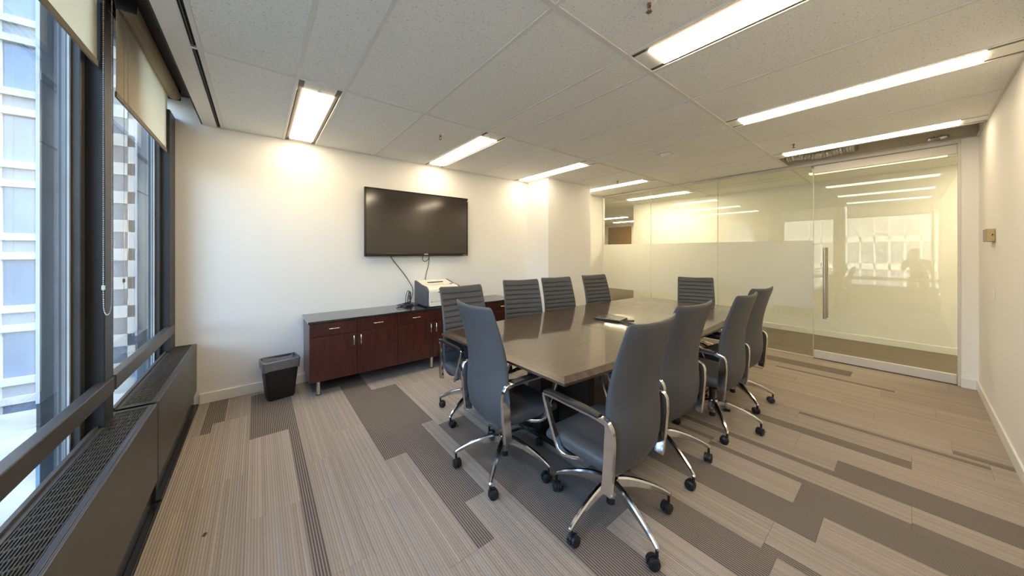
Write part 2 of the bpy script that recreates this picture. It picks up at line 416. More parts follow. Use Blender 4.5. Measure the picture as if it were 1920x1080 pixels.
fx(5, 2.5, (.95, 0, 1, 9)); fx(5, 1.5, (.98, 0, 1, 9)); fx(5, 3.4, (1.06, 2, 2, 9)); fx(6, 1.2, (.95, 0, 1, 9)); fx(6, .5, (1.03, 2, 2, .4))
fx(7, .9, (.98, 0, 1, 9)); fx(7, 0, (1.03, 2, 2, .5)); fx(8, .7, (1.0, 2, 2, .6)); fx(9, .8, (.97, 0, 1, 9)); fx(9, -.1, (1.02, 2, 2, 9))
fx(10, .6, (1.02, 2, 2, .3)); fx(11, .5, (1.0, .0, .24, 9)); fx(12, .8, (1.0, 0, .25, 9)); fx(13, .6, (1.0, 2, 2, .5)); fx(14, .5, (1.0, 0, .5, 9))
nplank = 0
for k in range(-2, 25):
    x0 = -.05 + .25 * k
    w = PW
    xs = x0; xe = min(x0 + PW, XE)
    if k == -2: xs = -.44
    off = offs.get(k, rng.uniform(0, PL))
    y = off
    while y > YS: y -= PL
    if k in (9,): y = .30 - PL * 2
    if k in (11,): y = -.005 - PL
    if k in (12,): y = .32 - PL * 2
    if k in (14,): y = -.005 - PL
    while y < YN:
        ya, yb = max(y, YS), min(y + PL, YN)
        if yb - ya > .01:
            whole = abs(ya - y) < 1e-6 and abs(yb - y - PL) < 1e-6 and k != -2 and xe - xs > .2499
            me = plank if whole else plank_mesh('carpet_plank_cut', xe - xs, yb - ya)
            o = bpy.data.objects.new('carpet_plank', me); COL.objects.link(o); o.parent = fl
            o.matrix_parent_inverse = Matrix.Translation(-fl.location)
            o.location = (xs, ya, rng.uniform(-.0004, .0004))
            val = None
            for ym, v in fixed.get(k, []):
                if ya - .02 <= ym <= yb + .02: val = v
            if val is None:
                q = rng.random()
                if q < .16: val = (.95, 0, 1, 9)
                elif q < .34:
                    a = rng.choice((0, 0, .3, .6)); val = (1.0, a, a + rng.choice((.22, .3, .5)), rng.random() * 1.5)
                else: val = (rng.uniform(.96, 1.08), 2, 2, rng.random() * 1.6)
            o.color = val; nplank += 1
        y += PL
# corridor and lobby carpet stays one sheet of the same material (seen only through the glass)
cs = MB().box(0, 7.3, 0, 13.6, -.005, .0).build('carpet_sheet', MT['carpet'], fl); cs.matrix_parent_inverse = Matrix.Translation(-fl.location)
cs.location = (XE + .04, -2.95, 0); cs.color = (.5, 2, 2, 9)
# carpet stain
st = MB().loft([[(-.0 + .009 * math.cos(a * PI / 6) * (1 + .3 * math.sin(a * 2.1)), .016 * math.sin(a * PI / 6), z) for a in range(12)] for z in (0, .0006)]).build('stain', MT['under'], fl)
st.matrix_parent_inverse = Matrix.Translation(-fl.location); st.location = (-.215, 2.29, .0006)

# ------------------------------------------------------------------ walls
def slabwall(name, x0, x1, y0, y1, z0, z1, m='wall', **k):
    return struct(box(name, x0, x1, y0, y1, z0, z1, MT[m]))
wn_ = slabwall('wall_north', -.735, XE - .002, YN, YN + .15, -.1, 3.1)
ws_ = slabwall('wall_south', -.9, XE + .06, YS - .15, YS, -.1, 3.1)
slabwall('column', 3.775, 4.89, 3.757, YN + .001, 0, H + .03)
slabwall('wall_corridor', XC, XC + .12, -3.0, 4.56, -.1, 3.1)
slabwall('wall_corridor_end', XE + .02, XC, -3.1, -2.98, -.1, 3.1)
slabwall('wall_corridor_side', XE - .04, XE + .05, -3.1, YS - .149, -.1, 3.1)
slabwall('wall_lobby_left', XE - .12, XE + .02, YN + .12, 10.8, -.1, 3.1)
slabwall('wall_lobby_back', XE - .1, 13.4, 10.7, 10.85, -.1, 3.1)
slabwall('wall_lobby_far', 13.0, 13.15, 4.4, 10.8, -.1, 3.1)
slabwall('wall_lobby_right', XC + .12, 13.1, 4.38, 4.5, -.1, 3.1)
# window wall: low spandrel behind the heaters and lintel above the glass
slabwall('wall_west', -.74, -.64, -2.0, YN, -.1, .43, 'navy')
slabwall('wall_west_lintel', -.74, -.66, -2.0, YN, 2.88, 3.1, 'navy')
slabwall('wall_west_corner', -.86, XW, -2.0, -.42, .5, 3.1, 'wall')
slabwall('wall_west_jamb', -.74, -.72, 4.2, YN, .4, 2.7, 'navy')
slabwall('wall_east_jamb', XE - .045, XE + .045, YS, -.345, 0, H)
# baseboards
def baseboard(name, x0, x1, y0, y1, h=.10): return struct(box(name, x0, x1, y0, y1, 0, h, MT['trimw'], bevel=.004))
baseboard('baseboard_north', -.44, 3.775, YN - .014, YN)
baseboard('baseboard_column_left', 3.761, 3.775, 3.757, YN - .014)
baseboard('baseboard_column_front', 3.761, 4.904, 3.743, 3.757)
baseboard('baseboard_column_right', 4.89, 4.904, 3.757, YN - .014)
baseboard('baseboard_north_right', 4.904, 5.98, YN - .014, YN)
baseboard('baseboard_south', -.6, 5.985, YS, YS + .014)
baseboard('baseboard_east', XE - .059, XE - .045, YS + .014, -.345)
baseboard('baseboard_corridor', XC - .014, XC, -2.98, 4.56)

# ------------------------------------------------------------------ ceiling
ce = struct(box('ceiling', -.42, 13.4, -3.1, 10.85, 3.02, 3.12, MT['slab']), 'suspended ceiling of speckled white tiles')
def cpart(o):
    o.parent = ce; o.matrix_parent_inverse = Matrix.Translation(-ce.location); return o
XG = [-.262, .22, .525, 1.165, 1.82, 2.115, 2.755, 3.445, 3.705, 4.40, 5.10, 5.345, 5.985]
YG = [YS, 1.115, 2.70, YN]
STRIPS = (1, 4, 7, 10)
TW = .012
def tile(x0, x1, y0, y1):
    return cpart(box('ceiling_tile', x0 + .001, x1 - .001, y0 + .001, y1 - .001, H + .003, H + .018, MT['ceil']))
for i in range(len(XG) - 1):
    for j in range(3):
        if i in STRIPS and j in (0, 2): continue
        if i == 11 and j == 0: continue                       # the missing tile over the glass door
        if i in (6, 7, 8, 9) and j == 2 and i != 7:           # shortened by the column where it stands
            pass
        tile(XG[i], XG[i + 1], YG[j], YG[j + 1])
for x in XG[1:-1]:
    cpart(box('ceiling_tee', x - TW, x + TW, YS, YN, H - .001, H + .02, MT['tee'], bevel=.002))
for y in YG[1:-1]:
    cpart(box('ceiling_tee', -.285, XE - .045, y - TW * 1.35, y + TW * 1.35, H - .002, H + .02, MT['tee'], bevel=.002))
cpart(box('wall_angle', -.285, XE - .045, YN - .014, YN, H - .001, H + .02, MT['tee']))
cpart(box('wall_angle', -.285, XE - .045, YS, YS + .014, H - .001, H + .02, MT['tee']))
cpart(box('wall_angle', -.285, -.262, YS, YN, H - .001, H + .02, MT['tee']))
# corridor and lobby ceiling
CX = [XE + .045, 6.78, 7.02, XC]
for i in range(3):
    for j, (a, b) in enumerate(((-2.98, YS), (YS, 1.115), (1.115, 2.70), (2.70, YN), (YN, 5.4), (5.4, 6.9))):
        if j == 0 or (i == 1 and j == 3): continue
        tile(CX[i], CX[i + 1], a, b)
cpart(box('lobby_ceiling', XE + .045, XC, -2.98, YS, H + .021, H + .03, MT['ceil']))
for x in CX[1:3]: cpart(box('ceiling_tee', x - TW, x + TW, -2.98, 6.9, H - .001, H + .02, MT['tee']))
for y in (YS, 1.115, 2.70, YN, 5.4): cpart(box('ceiling_tee', XE + .045, XC, y - TW, y + TW, H - .001, H + .02, MT['tee']))
cpart(box('lobby_ceiling', XC, 13.0, 4.4, 10.7, H + .003, H + .03, MT['ceil']))
cpart(box('lobby_ceiling', XE + .02, XC, 6.9, 10.7, H + .003, H + .03, MT['ceil']))

# blind pocket bulkhead and the slot diffuser beside it
struct(box('trim_1', -.415, -.315, YS, YN, H, 2.95, MT['trimw'], bevel=.003), 'white bulkhead along the blinds')
struct(box('trim_2', -.66, -.415, -2.0, YN, 2.93, 2.96, MT['pocket']), 'dark top of the blind pocket')
pf = struct(box('trim_3', -.425, -.415, YS, YN, 2.705, 2.93, MT['pocket']), 'dark inner face of the blind pocket')
for y0, y1 in ((YS, 1.105), (1.125, 2.682), (2.71, YN)):
    t = empty('slot_diffuser', (-.30, (y0 + y1) / 2, H))
    box('slot_body', -.315, -.286, y0, y1, H + .012, H + .05, MT['matteblack'], t).location -= t.location
    box('slot_blade', -.303, -.298, y0, y1, H + .001, H + .02, MT['bronze'], t).location -= t.location
    box('slot_edge', -.316, -.311, y0, y1, H - .001, H + .015, MT['tee'], t).location -= t.location
    tag(t, {0: 'black linear air slot above the camera, by the window bulkhead', 1: 'black linear air slot beside the bulkhead, middle length', 2: 'black linear air slot beside the bulkhead, ending at the television wall'}[0 if y0 < 0 else 1 if y0 < 2 else 2], 'air vent', 'linear air slots')
for y in (1.115, 2.696): cpart(box('slot_divider', -.316, -.284, y - .011, y + .011, H - .001, H + .02, MT['tee']))

# ------------------------------------------------------------------ ceiling lights
def light(x0, x1, y0, y1, label, group='recessed strip lights', lens='lens'):
    t = empty('ceiling_light', ((x0 + x1) / 2, (y0 + y1) / 2, H), 0, label, 'ceiling light', group)
    c = t.location
    def bx(name, a, b, d, e, f, g, m, bevel=0):
        o = box(name, a, b, d, e, f, g, m, t, bevel); o.location -= c; return o
    a, b = x0 + .010, x1 - .010
    s = .038
    e0, e1 = y0 + .16, y1 - .115
    for q0, q1 in ((y0 + .012, e0), (e1, y1 - .012)): bx('end_plate', a + s, b - s, q0, q1, H + .0005, H + .02, MT['tee'], .002)
    bx('lens', a + s, b - s, e0, e1, H - .007, H + .012, MT[lens], .003)
    for q0, q1, sl in ((a, a + s, a + .003), (b - s, b, b - .010)):
        sb = bx('side_channel', q0, q1, y0 + .012, y1 - .012, H + .006, H + .02, MT['slotbrown'])
        d = box('air_gap', sl, sl + .007, e0 + .05, e1 - .02, H + .004, H + .007, MT['matteblack'], sb); d.location -= (c + sb.location)
    bx('latch', (x0 + x1) / 2 - .012, (x0 + x1) / 2 + .012, e0 - .03, e0 - .022, H - .004, H + .001, MT['alu'])
    return t
light(.22, .525, 2.70, YN, 'recessed strip light nearest the windows, over the waste bin')
light(1.82, 2.115, 2.70, YN, 'recessed strip light above the right half of the television')
light(3.445, 3.705, 2.70, YN, 'recessed strip light against the left side of the white column')
light(5.10, 5.345, 2.70, YN, 'recessed strip light just right of the column, before the glass')
light(1.82, 2.115, YS, 1.115, 'recessed strip light cut off by the top edge of the photo')
light(3.445, 3.705, YS, 1.115, 'long recessed strip light, second from the glass door')
light(5.10, 5.345, YS, 1.115, 'long recessed strip light next to the open ceiling hatch')
light(.22, .525, YS, 1.115, 'recessed strip light above the camera, out of the frame')
light(6.78, 7.02, 2.70, YN, 'corridor strip light seen through the glass partition', 'corridor strip lights', 'lens_corridor')
light(6.78, 7.02, -2.10, -.53, 'added corridor strip light, unseen past the right wall, brightening the corridor', 'corridor strip lights', 'lens_corridor')  # extra fixture out of view, put in to brighten the corridor behind the door
light(10.05, 10.31, 6.1, 7.45, 'lobby strip light, nearer one, above the oak door', 'lobby strip lights', 'lens_corridor')
light(11.62, 11.86, 6.6, 7.9, 'lobby strip light, farther one, above the oak door', 'lobby strip lights', 'lens_corridor')

# ------------------------------------------------------------------ open ceiling hatch over the door
hx0, hx1, hy0, hy1 = 5.36, 5.985, YS, 1.10
hb = MB()
hb.box(hx0 - .012, hx0, hy0, hy1, H + .02, 3.0); hb.box(hx1, hx1 + .02, hy0, hy1, H + .0, 3.0)
hb.box(hx0, hx1, hy1, hy1 + .012, H + .02, 3.0)
struct(hb.build('trim_4', MT['beige']), 'beige sides of the open ceiling hatch')
fr = MB(); fr.box(hx0 - .012, hx0 + .012, hy0, hy1, H - .001, H + .006); fr.box(hx0, hx1, hy1 - .012, hy1 + .012, H - .001, H + .006); fr.box(hx1 - .02, hx1 + .03, hy0, hy1, H - .001, H + .01)
struct(fr.build('trim_5', MT['alu']), 'metal edge of the open ceiling hatch')
dp = []; dr = []
for i in range(61):
    t_ = i / 60; dp.append((5.84 + .02 * math.sin(t_ * 5), .42 + .66 * t_, 2.795 + .012 * math.sin(t_ * 9)))
    dr.append(.068 + .006 * math.sin(i * 2.1) + random.uniform(-.004, .004))
tag(MB().tube(dp, dr, 14).build('foil_duct', MT['foil'], smooth=False), 'crinkled silver foil duct inside the open ceiling hatch', 'duct')
pc = []; prr = []
for i in range(13):
    a = i / 12; pc.append((5.90 + random.uniform(-.008, .008), -.12 - .14 * a, 2.735 + random.uniform(-.008, .008))); prr.append(random.uniform(.010, .026))
tag(MB().tube(pc, prr, 7).build('plastic_sheet', MT['foil']), 'loose crumpled plastic in the open ceiling hatch', 'wrapping')

# ------------------------------------------------------------------ sprinklers and smoke detector
def sprinkler(x, y, label):
    t = empty('sprinkler', (x, y, H), 0, label, 'sprinkler', 'ceiling sprinklers')
    MB().loft([[(r * math.cos(a * PI / 8), r * math.sin(a * PI / 8), z) for a in range(16)] for r, z in ((.036, .004), (.036, -.003), (.028, -.010), (.012, -.012))]).build('escutcheon', MT['trimw'], t, True)
    MB().cyl((0, 0, -.01), (0, 0, -.028), .010, n=10).build('body', MT['mark'], t, True)
    f = MB()
    for s_ in (-1, 1): f.tube([(s_ * .008, 0, -.026), (s_ * .014, 0, -.038), (s_ * .004, 0, -.052)], .0025, 6)
    f.build('frame_arm', MT['mark'], t, True)
    MB().cyl((0, 0, -.052), (0, 0, -.055), .015, .013, 12).build('deflector', MT['mark'], t)
sprinkler(1.495, 3.07, 'small white sprinkler head on the ceiling above the television')
sprinkler(1.50, .80, 'small sprinkler head on the ceiling at the top edge of the photo')
sprinkler(4.725, .823, 'small sprinkler head beside the long light near the glass door')
sprinkler(4.826, 3.137, 'small sprinkler head near the strip light right of the column')
t = empty('smoke_detector', (3.987, 1.912, H), 0, 'white round smoke detector on a ceiling plate above the table', 'smoke detector')
box('mount_plate', -.11, .11, -.09, .09, -.004, .004, MT['tee'], t, .002)
MB().loft([[(r * math.cos(a * PI / 10), r * math.sin(a * PI / 10), z) for a in range(20)] for r, z in ((.06, -.003), (.06, -.016), (.052, -.022), (.052, -.034), (.04, -.044), (.0, -.046))]).build('detector_body', MT['trimw'], t, True)

# ------------------------------------------------------------------ windows
def window(n, y0, y1, left_w, label):
    t = struct(empty('window_%d' % n, (XW, (y0 + y1) / 2, 0)), label); c = t.location
    def bx(name, a, b, d, e, f, g, m, bevel=0):
        o = box(name, a, b, d, e, f, g, m, t, bevel); o.location -= c; return o
    g = bx('glass_pane', -.704, -.694, y0, y1, .42, 2.90, MT['wglass'])
    f = MB()
    for a, b in ((y0 - .005, y0 + .045), (y1 - .045, y1 + .005)): f.box(-.72 - c.x, -.655 - c.x, a - c.y, b - c.y, .4, 2.92)
    f.box(-.72 - c.x, -.665 - c.x, y0 - c.y, y1 - c.y, .40, .46); f.box(-.72 - c.x, -.665 - c.x, y0 - c.y, y1 - c.y, 2.86, 2.92)
    f.build('window_frame', MT['bronze'], t, bevel=.003)
    bx('gasket', -.69, -.683, y1 - .062, y1 - .045, .44, 2.64, MT['curb'])
    r = bx('guard_rail', -.632, -.588, y0 - .13, y1 + .12, .735, .815, MT['rail'], .004)
    return t
window(1, 1.32, 2.50, .1, 'near window with bronze frame, left of the wide mullion')
window(2, 2.775, 4.06, .1, 'far window with bronze frame, beside the television wall')
window(3, -.36, 1.19, .1, 'window behind the camera')
for i, (y0, y1) in enumerate(((2.50, 2.775), (1.19, 1.32))):
    o = struct(box('trim_%d' % (6 + i), -.735, -.668, y0, y1, .4, 2.7, MT['bronze']))
    m_ = box('mullion_cap', -.67, XW, y0 + .03, y1 - (.12 if i == 0 else .04), .4, 2.72, MT['navy'], o, .004); m_.location -= o.location
    if i: continue
    m_ = box('mullion_side', -.67, XW - .025, y1 - .117, y1 - .02, .4, 2.72, MT['bronze'], o, .004); m_.location -= o.location
struct(box('trim_8', -.73, XW, 4.055, 4.279, .4, 2.72, MT['navy'], bevel=.004), 'dark end post of the window wall')
# metal screen panels standing off the facade just outside the glass
for i, y0 in enumerate((4.206, 2.62)):
    t = empty('screen_panel', (-.82, y0, 0), 0, ('pale tall metal panel just outside the far window', 'pale tall metal panel just outside the near window, left of the mullion')[i], 'facade panel', 'metal panels outside the windows')
    box('panel', -.012, 0, 0, .66, .74, 3.6, MT['pier'], t)
    box('joint', -.013, -.002, .01, .66, .60, .74, MT['pierdark'], t)
    box('base_panel', -.012, 0, 0, .66, -.8, .60, MT['pierblue'], t)
    box('reveal', -.001, .004, .0, .66, 2.0, 2.008, MT['pierdark'], t)
    box('reveal', -.001, .004, .0, .66, 2.30, 2.34, MT['facgrey'], t)

# roller blinds
def beads(path, r=.0028, step=.0085):
    mb = MB(); acc = 0; last = Vector(path[0])
    for p in path[1:]:
        p = Vector(p); d = (p - last).length; n = max(1, int(d / step))
        for i in range(n):
            q = last.lerp(p, i / n)
            mb.add([q + Vector(v) * r for v in ((1, 0, 0), (-1, 0, 0), (0, 1, 0), (0, -1, 0), (0, 0, 1.2), (0, 0, -1.2))],
                   [(0, 2, 4), (2, 1, 4), (1, 3, 4), (3, 0, 4), (2, 0, 5), (1, 2, 5), (3, 1, 5), (0, 3, 5)])
        last = p
    return mb
def blind(y0, y1, zb, label, chain):
    t = empty('roller_blind', (-.58, (y0 + y1) / 2, 2.87), 0, label, 'roller blind', 'beige roller blinds')
    c = t.location
    MB().cyl((0, y0 - c.y, 0), (0, y1 - c.y, 0), .042, n=20).build('roller_tube', MT['blind'], t, True)
    f = MB().add([(0, y0 + .01 - c.y, zb - c.z), (0, y1 - .01 - c.y, zb - c.z), (0, y1 - .01 - c.y, .0), (0, y0 + .01 - c.y, .0)], [(0, 1, 2, 3)]).build('fabric', MT['blind'], t); f.location.x = -.6215 - c.x
    h_ = box('hem_bar', -.626, -.617, y0 + .01, y1 - .01, zb - .002, zb + .030, MT['hem'], t, .002); h_.location -= c
    for y in (y0 - .012, y1 + .002):
        b = box('bracket', -.62, -.54, y, y + .01, 2.83, 2.93, MT['black'], t, .003); b.location -= c
    if chain:
        ya, xb, hwc = chain
        p1 = [(xb, ya - hwc, z) for z in (2.86, 2.0, 1.30)] + [(xb, ya - hwc * math.cos(a * PI / 8), 1.27 - .10 * math.sin(a * PI / 8) ** .6) for a in range(1, 8)] + [(xb, ya + hwc, z) for z in (1.30, 2.0, 2.86)]
        q = beads([(x - c.x, y - c.y, z - c.z) for x, y, z in p1]); b = q.build('bead_chain', MT['chain'], t); b['kind'] = 'stuff'
        box('chain_connector', xb - .005 - c.x, xb + .005 - c.x, ya - hwc - .004 - c.y, ya - hwc + .004 - c.y, 1.295 - c.z, 1.315 - c.z, MT['chain'], t)
    return t
blind(1.17, 2.525, 2.39, 'beige roller blind half drawn over the near window', (2.385, -.557, .055))
blind(2.775, 4.10, 2.342, 'beige roller blind half drawn over the far window', (2.86, -.60, .035))
blind(-.42, 1.10, 2.39, 'beige roller blind over the window behind the camera', None)

# ------------------------------------------------------------------ convector heaters
def heater(y0, y1, label):
    t = empty('convector_heater', (-.52, (y0 + y1) / 2, 0), 0, label, 'heater', 'convector heaters under the windows'); c = t.location
    def bx(name, a, b, d, e, f, g, m, bevel=0):
        o = box(name, a, b, d, e, f, g, m, t, bevel); o.location -= c; return o
    ZT = .59
    bx('front_panel', -.468, -.455, y0, y1, .14, ZT, MT['heater'], .004)
    bx('back_panel', -.635, -.62, y0, y1, .14, ZT + .012, MT['heater'])
    bx('end_panel', -.62, -.468, y0, y0 + .014, .14, ZT, MT['heater']); bx('end_panel', -.62, -.468, y1 - .014, y1, .14, ZT, MT['heater'])
    bx('inner_floor', -.62, -.468, y0 + .014, y1 - .014, .30, .33, MT['matteblack'])
    bx('top_rim', -.487, -.468, y0, y1, ZT - .012, ZT, MT['heatertop'], .002)
    bx('top_rim', -.62, -.603, y0, y1, ZT - .012, ZT, MT['heatertop'], .002)
    bx('top_rim', -.603, -.487, y0, y0 + .03, ZT - .012, ZT, MT['heatertop']); bx('top_rim', -.603, -.487, y1 - .03, y1, ZT - .012, ZT, MT['heatertop'])
    g = MB(); n = 13
    for i in range(n):
        x = -.603 + (.116) * (i + .5) / n - c.x
        g.box(x - .0018, x + .0018, y0 + .03 - c.y, y1 - .03 - c.y, ZT - .014, ZT - .003)
    m_ = int((y1 - y0) / .052)
    for i in range(1, m_):
        y = y0 + (y1 - y0) * i / m_ - c.y
        g.box(-.603 - c.x, -.487 - c.x, y - .005, y + .005, ZT - .013, ZT - .0045)
    gg = g.build('grille', MT['grille'], t); gg['kind'] = 'stuff'
    bx('plinth', -.60, -.475, y0, y1, 0.0, .135, MT['blackgloss'])
    bx('floor_strip', -.475, -.442, y0, y1, -.004, .012, MT['blackgloss'], .003)
    return t
heater(1.19, 2.735, 'near dark metal convector heater, cut off at lower left')
heater(2.762, 4.272, 'far dark metal convector heater ending at the television wall')
struct(box('trim_11', -.625, -.462, 2.735, 2.762, .02, .583, MT['matteblack']), 'black joint between the heaters')
heater(-.42, 1.165, 'dark metal convector heater behind the camera')

# ------------------------------------------------------------------ glass partition and door
we = struct(empty('wall_east', (XE, 2.5, 0)), 'frameless glass partition with a frosted band')
GC = we.location
def gp(name, a, b, d, e, f, g, m, par=None, bevel=0):
    p = par or we; o = box(name, a, b, d, e, f, g, m, p, bevel)
    q = p; 
    while q is not None: o.location -= q.location; q = q.parent
    return o
for y0, y1 in ((.845, 2.014), (2.018, 3.177), (3.181, 4.262)):
    p = gp('glass_panel', XE - .006, XE + .006, y0, y1, .012, 2.672, MT['glass'])
    fm = MB().add([(XE - .0072, y0 + .001, .683), (XE - .0072, y1 - .001, .683), (XE - .0072, y1 - .001, 1.632), (XE - .0072, y0 + .001, 1.632)], [(0, 1, 2, 3)]).build('frosted_film', MT['film'], p)
    fm.location = -(GC + p.location)
for y in (2.016, 3.179):
    gp('glass_joint', XE - .0062, XE + .0062, y - .0035, y + .0035, .012, 2.672, MT['joint'])
gp('glass_edge', XE - .0062, XE + .0062, .838, .845, .012, 2.672, MT['joint'])
gp('head_channel', XE - .022, XE + .022, .83, YN, 2.665, H, MT['alu'], bevel=.002)
gp('floor_channel', XE - .016, XE + .016, .84, YN, 0, .016, MT['alu'], bevel=.002)
gp('wall_channel', XE - .02, XE + .02, 4.258, YN, 0, 2.67, MT['trimw'])
dr_ = struct(empty('door_1', (XE, .25, 0)), 'frameless glass door with long steel pull')
GD = (.833, -.318)
def dp_(name, a, b, d, e, f, g, m, bevel=0):
    o = box(name, a, b, d, e, f, g, m, dr_, bevel); o.location -= dr_.location; return o
dp_('glass_pane', XE - .006, XE + .006, -.318, .833, .11, 2.57, MT['glass'])
dp_('top_rail', XE - .022, XE + .022, -.318, .833, 2.555, 2.655, MT['alu'], .003)
dp_('bottom_rail', XE - .022, XE + .022, -.318, .833, .012, .115, MT['alu'], .003)
struct(box('trim_9', XE - .04, XE + .04, -.345, .835, 2.662, H, MT['alu'], bevel=.003), 'aluminium door header')
struct(box('trim_10', XE - .03, XE + .03, -.345, -.325, 0, 2.662, MT['alu'], bevel=.002), 'aluminium door jamb')
hd = MB()
hd.cyl((XE - .075, .72, .57), (XE - .075, .72, 1.53), .0175, n=18)
hd.build('handle', MT['steel'], dr_, True).location = -dr_.location
h2 = MB(); h2.cyl((XE + .075, .72, .57), (XE + .075, .72, 1.53), .0175, n=18)
for z in (.72, 1.38): h2.cyl((XE - .075, .72, z), (XE + .075, .72, z), .008, n=10)
h2.build('handle', MT['steel'], dr_, True).location = -dr_.location
hg = MB(); hg.box(XE - .02, XE + .02, .80, .86, 2.60, 2.66)
hg.build('patch_fitting', MT['chrome'], dr_, bevel=.003).location = -dr_.location

# oak door in the lobby
d2 = struct(empty('door_2', (13.0, 8.33, 0)), 'oak door in the lobby seen through the glass')
box('leaf', -.03, -.002, -.60, .60, .01, 2.62, MT['oak'], d2)
f = MB(); f.box(-.045, -.001, -.70, -.605, 0, 2.68); f.box(-.045, -.001, .605, .70, 0, 2.68); f.box(-.045, -.001, -.70, .70, 2.625, 2.69)
f.build('door_frame', MT['trimw'], d2)
b = MB(); b.cyl((-.03, .5, 1.0), (-.09, .5, 1.0), .012, n=10); b.cyl((-.085, .5, 1.0), (-.085, .38, 1.0), .011, n=10)
b.build('door_handle', MT['steel'], d2, True)

# thermostat and switch on the right wall
t = empty('thermostat', (5.03, YS, 1.615), 0, 'small tan thermostat box on the right wall', 'thermostat')
box('housing', -.10, .10, 0, .045, -.055, .055, MT['tanp'], t, .004)
box('end_cover', -.104, -.099, .002, .043, -.053, .053, MT['brass'], t, .002)
box('lever', -.112, -.102, .012, .018, -.004, .008, MT['black'], t)
t = empty('light_switch', (4.985, YS, 1.113), 0, 'white light switch plate low on the right wall', 'light switch')
box('plate', -.036, .036, 0, .007, -.058, .058, MT['switch'], t, .003)
box('rocker', -.016, .016, .006, .012, -.033, .033, MT['switch'], t, .002)

# ------------------------------------------------------------------ television
t = empty('television', (1.762, YN, 1.846), 0, 'large black flat screen television on the wall above the credenza', 'television')
W2, H2 = .733, .432
box('wall_mount', -.22, .22, -.045, 0, -.15, .2, MT['black'], t)
box('back_shell', -W2 + .02, W2 - .02, -.07, -.045, -H2 + .03, H2 - .02, MT['black'], t, .01)
box('screen', -W2 + .018, W2 - .018, -.0815, -.071, -H2 + .036, H2 - .016, MT['screen'], t)
f = MB(); f.box(-W2, -W2 + .019, -.086, -.05, -H2, H2); f.box(W2 - .019, W2, -.086, -.05, -H2, H2)
f.box(-W2 + .019, W2 - .019, -.086, -.05, H2 - .017, H2); f.box(-W2 + .019, W2 - .019, -.088, -.05, -H2, -H2 + .037)
f.build('bezel', MT['tvframe'], t, bevel=.003)
box('maker_mark', .035, .095, -.0895, -.088, -H2 + .020, -H2 + .030, MT['silver'], t)
box('indicator', .058, .064, -.0895, -.088, -H2 + .006, -H2 + .010, MT['mark'], t)
box('sticker', W2 - .085, W2 - .015, -.0892, -.088, -H2 + .008, -H2 + .018, MT['facgrey'], t)
box('corner_sticker', W2 - .014, W2 - .004, -.087, -.0858, H2 - .05, H2 - .028, MT['silver'], t)
def cable(pts, r, name, label, m='cable', n=7):
    return tag(MB().tube(smooth_path(pts, n), r, 7).build(name, MT[m], None, True), label, 'cable')
cable([(1.36, 4.262, 1.43), (1.40, 4.27, 1.36), (1.52, 4.272, 1.21), (1.62, 4.27, 1.06), (1.66, 4.255, .96), (1.64, 4.235, .86), (1.60, 4.22, .775)], .0045, 'power_cable', 'thin dark cable slanting down the wall from the television')
cable([(1.90, 4.262, 1.43), (1.905, 4.272, 1.36), (1.89, 4.272, 1.26), (1.855, 4.272, 1.13), (1.85, 4.27, .98), (1.86, 4.262, .775)], .004, 'signal_cable', 'thin dark cable hanging straight behind the printer')
cable([(1.81, 4.255, 1.42), (1.805, 4.265, 1.37), (1.84, 4.27, 1.335), (1.885, 4.265, 1.36), (1.905, 4.255, 1.42)], .0045, 'cable_loop', 'blue cable loop under the television', 'cableblue')

# ------------------------------------------------------------------ credenza
CX0, CX1, CY0, CY1 = .405, 3.05, 3.75, 4.268
t = empty('credenza', (CX0, CY0, 0), 0, 'long dark red mahogany credenza with black top below the television', 'credenza')
CW = CX1 - CX0; CD = CY1 - CY0
b = MB(); b.box(0, .02, .02, CD, .148, .742); b.box(CW - .02, CW, .02, CD, .148, .742)
b.box(.02, CW - .02, .02, CD, .148, .168); b.box(.02, CW - .02, CD - .01, CD, .168, .742)
b.box(.02, CW - .02, .02, .06, .715, .742)
for i in range(1, 6): b.box(CW * i / 6 - .009, CW * i / 6 + .009, .022, CD - .01, .168, .715)
b.build('carcass', MT['mahog'], t, bevel=.0015)
box('worktop', -.012, CW + .012, -.012, CD, .744, .767, MT['worktop'], t, .003)
def pull(par, c, axis, L_=.10):
    m = MB(); h = L_ / 2
    ax = Vector((1, 0, 0)) if axis == 'x' else Vector((0, 0, 1)); c = Vector(c); o = Vector((0, -1, 0))
    pts = [c - ax * h, c - ax * h + o * .016, c - ax * (h - .008) + o * .024, c + ax * (h - .008) + o * .024, c + ax * h + o * .016, c + ax * h]
    m.tube(pts, .0048, 8); return m.build('handle', MT['nickel'], par, True)
uw = CW / 6
for i in range(6):
    x0, x1 = uw * i + .0022, uw * (i + 1) - .0022
    d = box('drawer', x0, x1, .0, .019, .607, .738, MT['mahog'], t, .0015)
    pull(d, (0, -.0095, .005), 'x', .095)
    dd = box('door', x0, x1, .0, .019, .148, .602, MT['mahog'], t, .0015)
    hx = (uw / 2 - .035) * (1 if i % 2 == 0 else -1)
    pull(dd, (hx, -.0095, .145), 'z', .10)
for x in (.085, CW / 2, CW - .085):
    for y in (.055, CD - .07):
        l = MB().cyl((0, 0, .006), (0, 0, .15), .021, n=18); lg = l.build('leg', MT['chrome'], t, True); lg.location = (x, y, 0)
        ft = MB().cyl((0, 0, 0), (0, 0, .008), .024, n=18).build('foot_pad', MT['black'], lg)

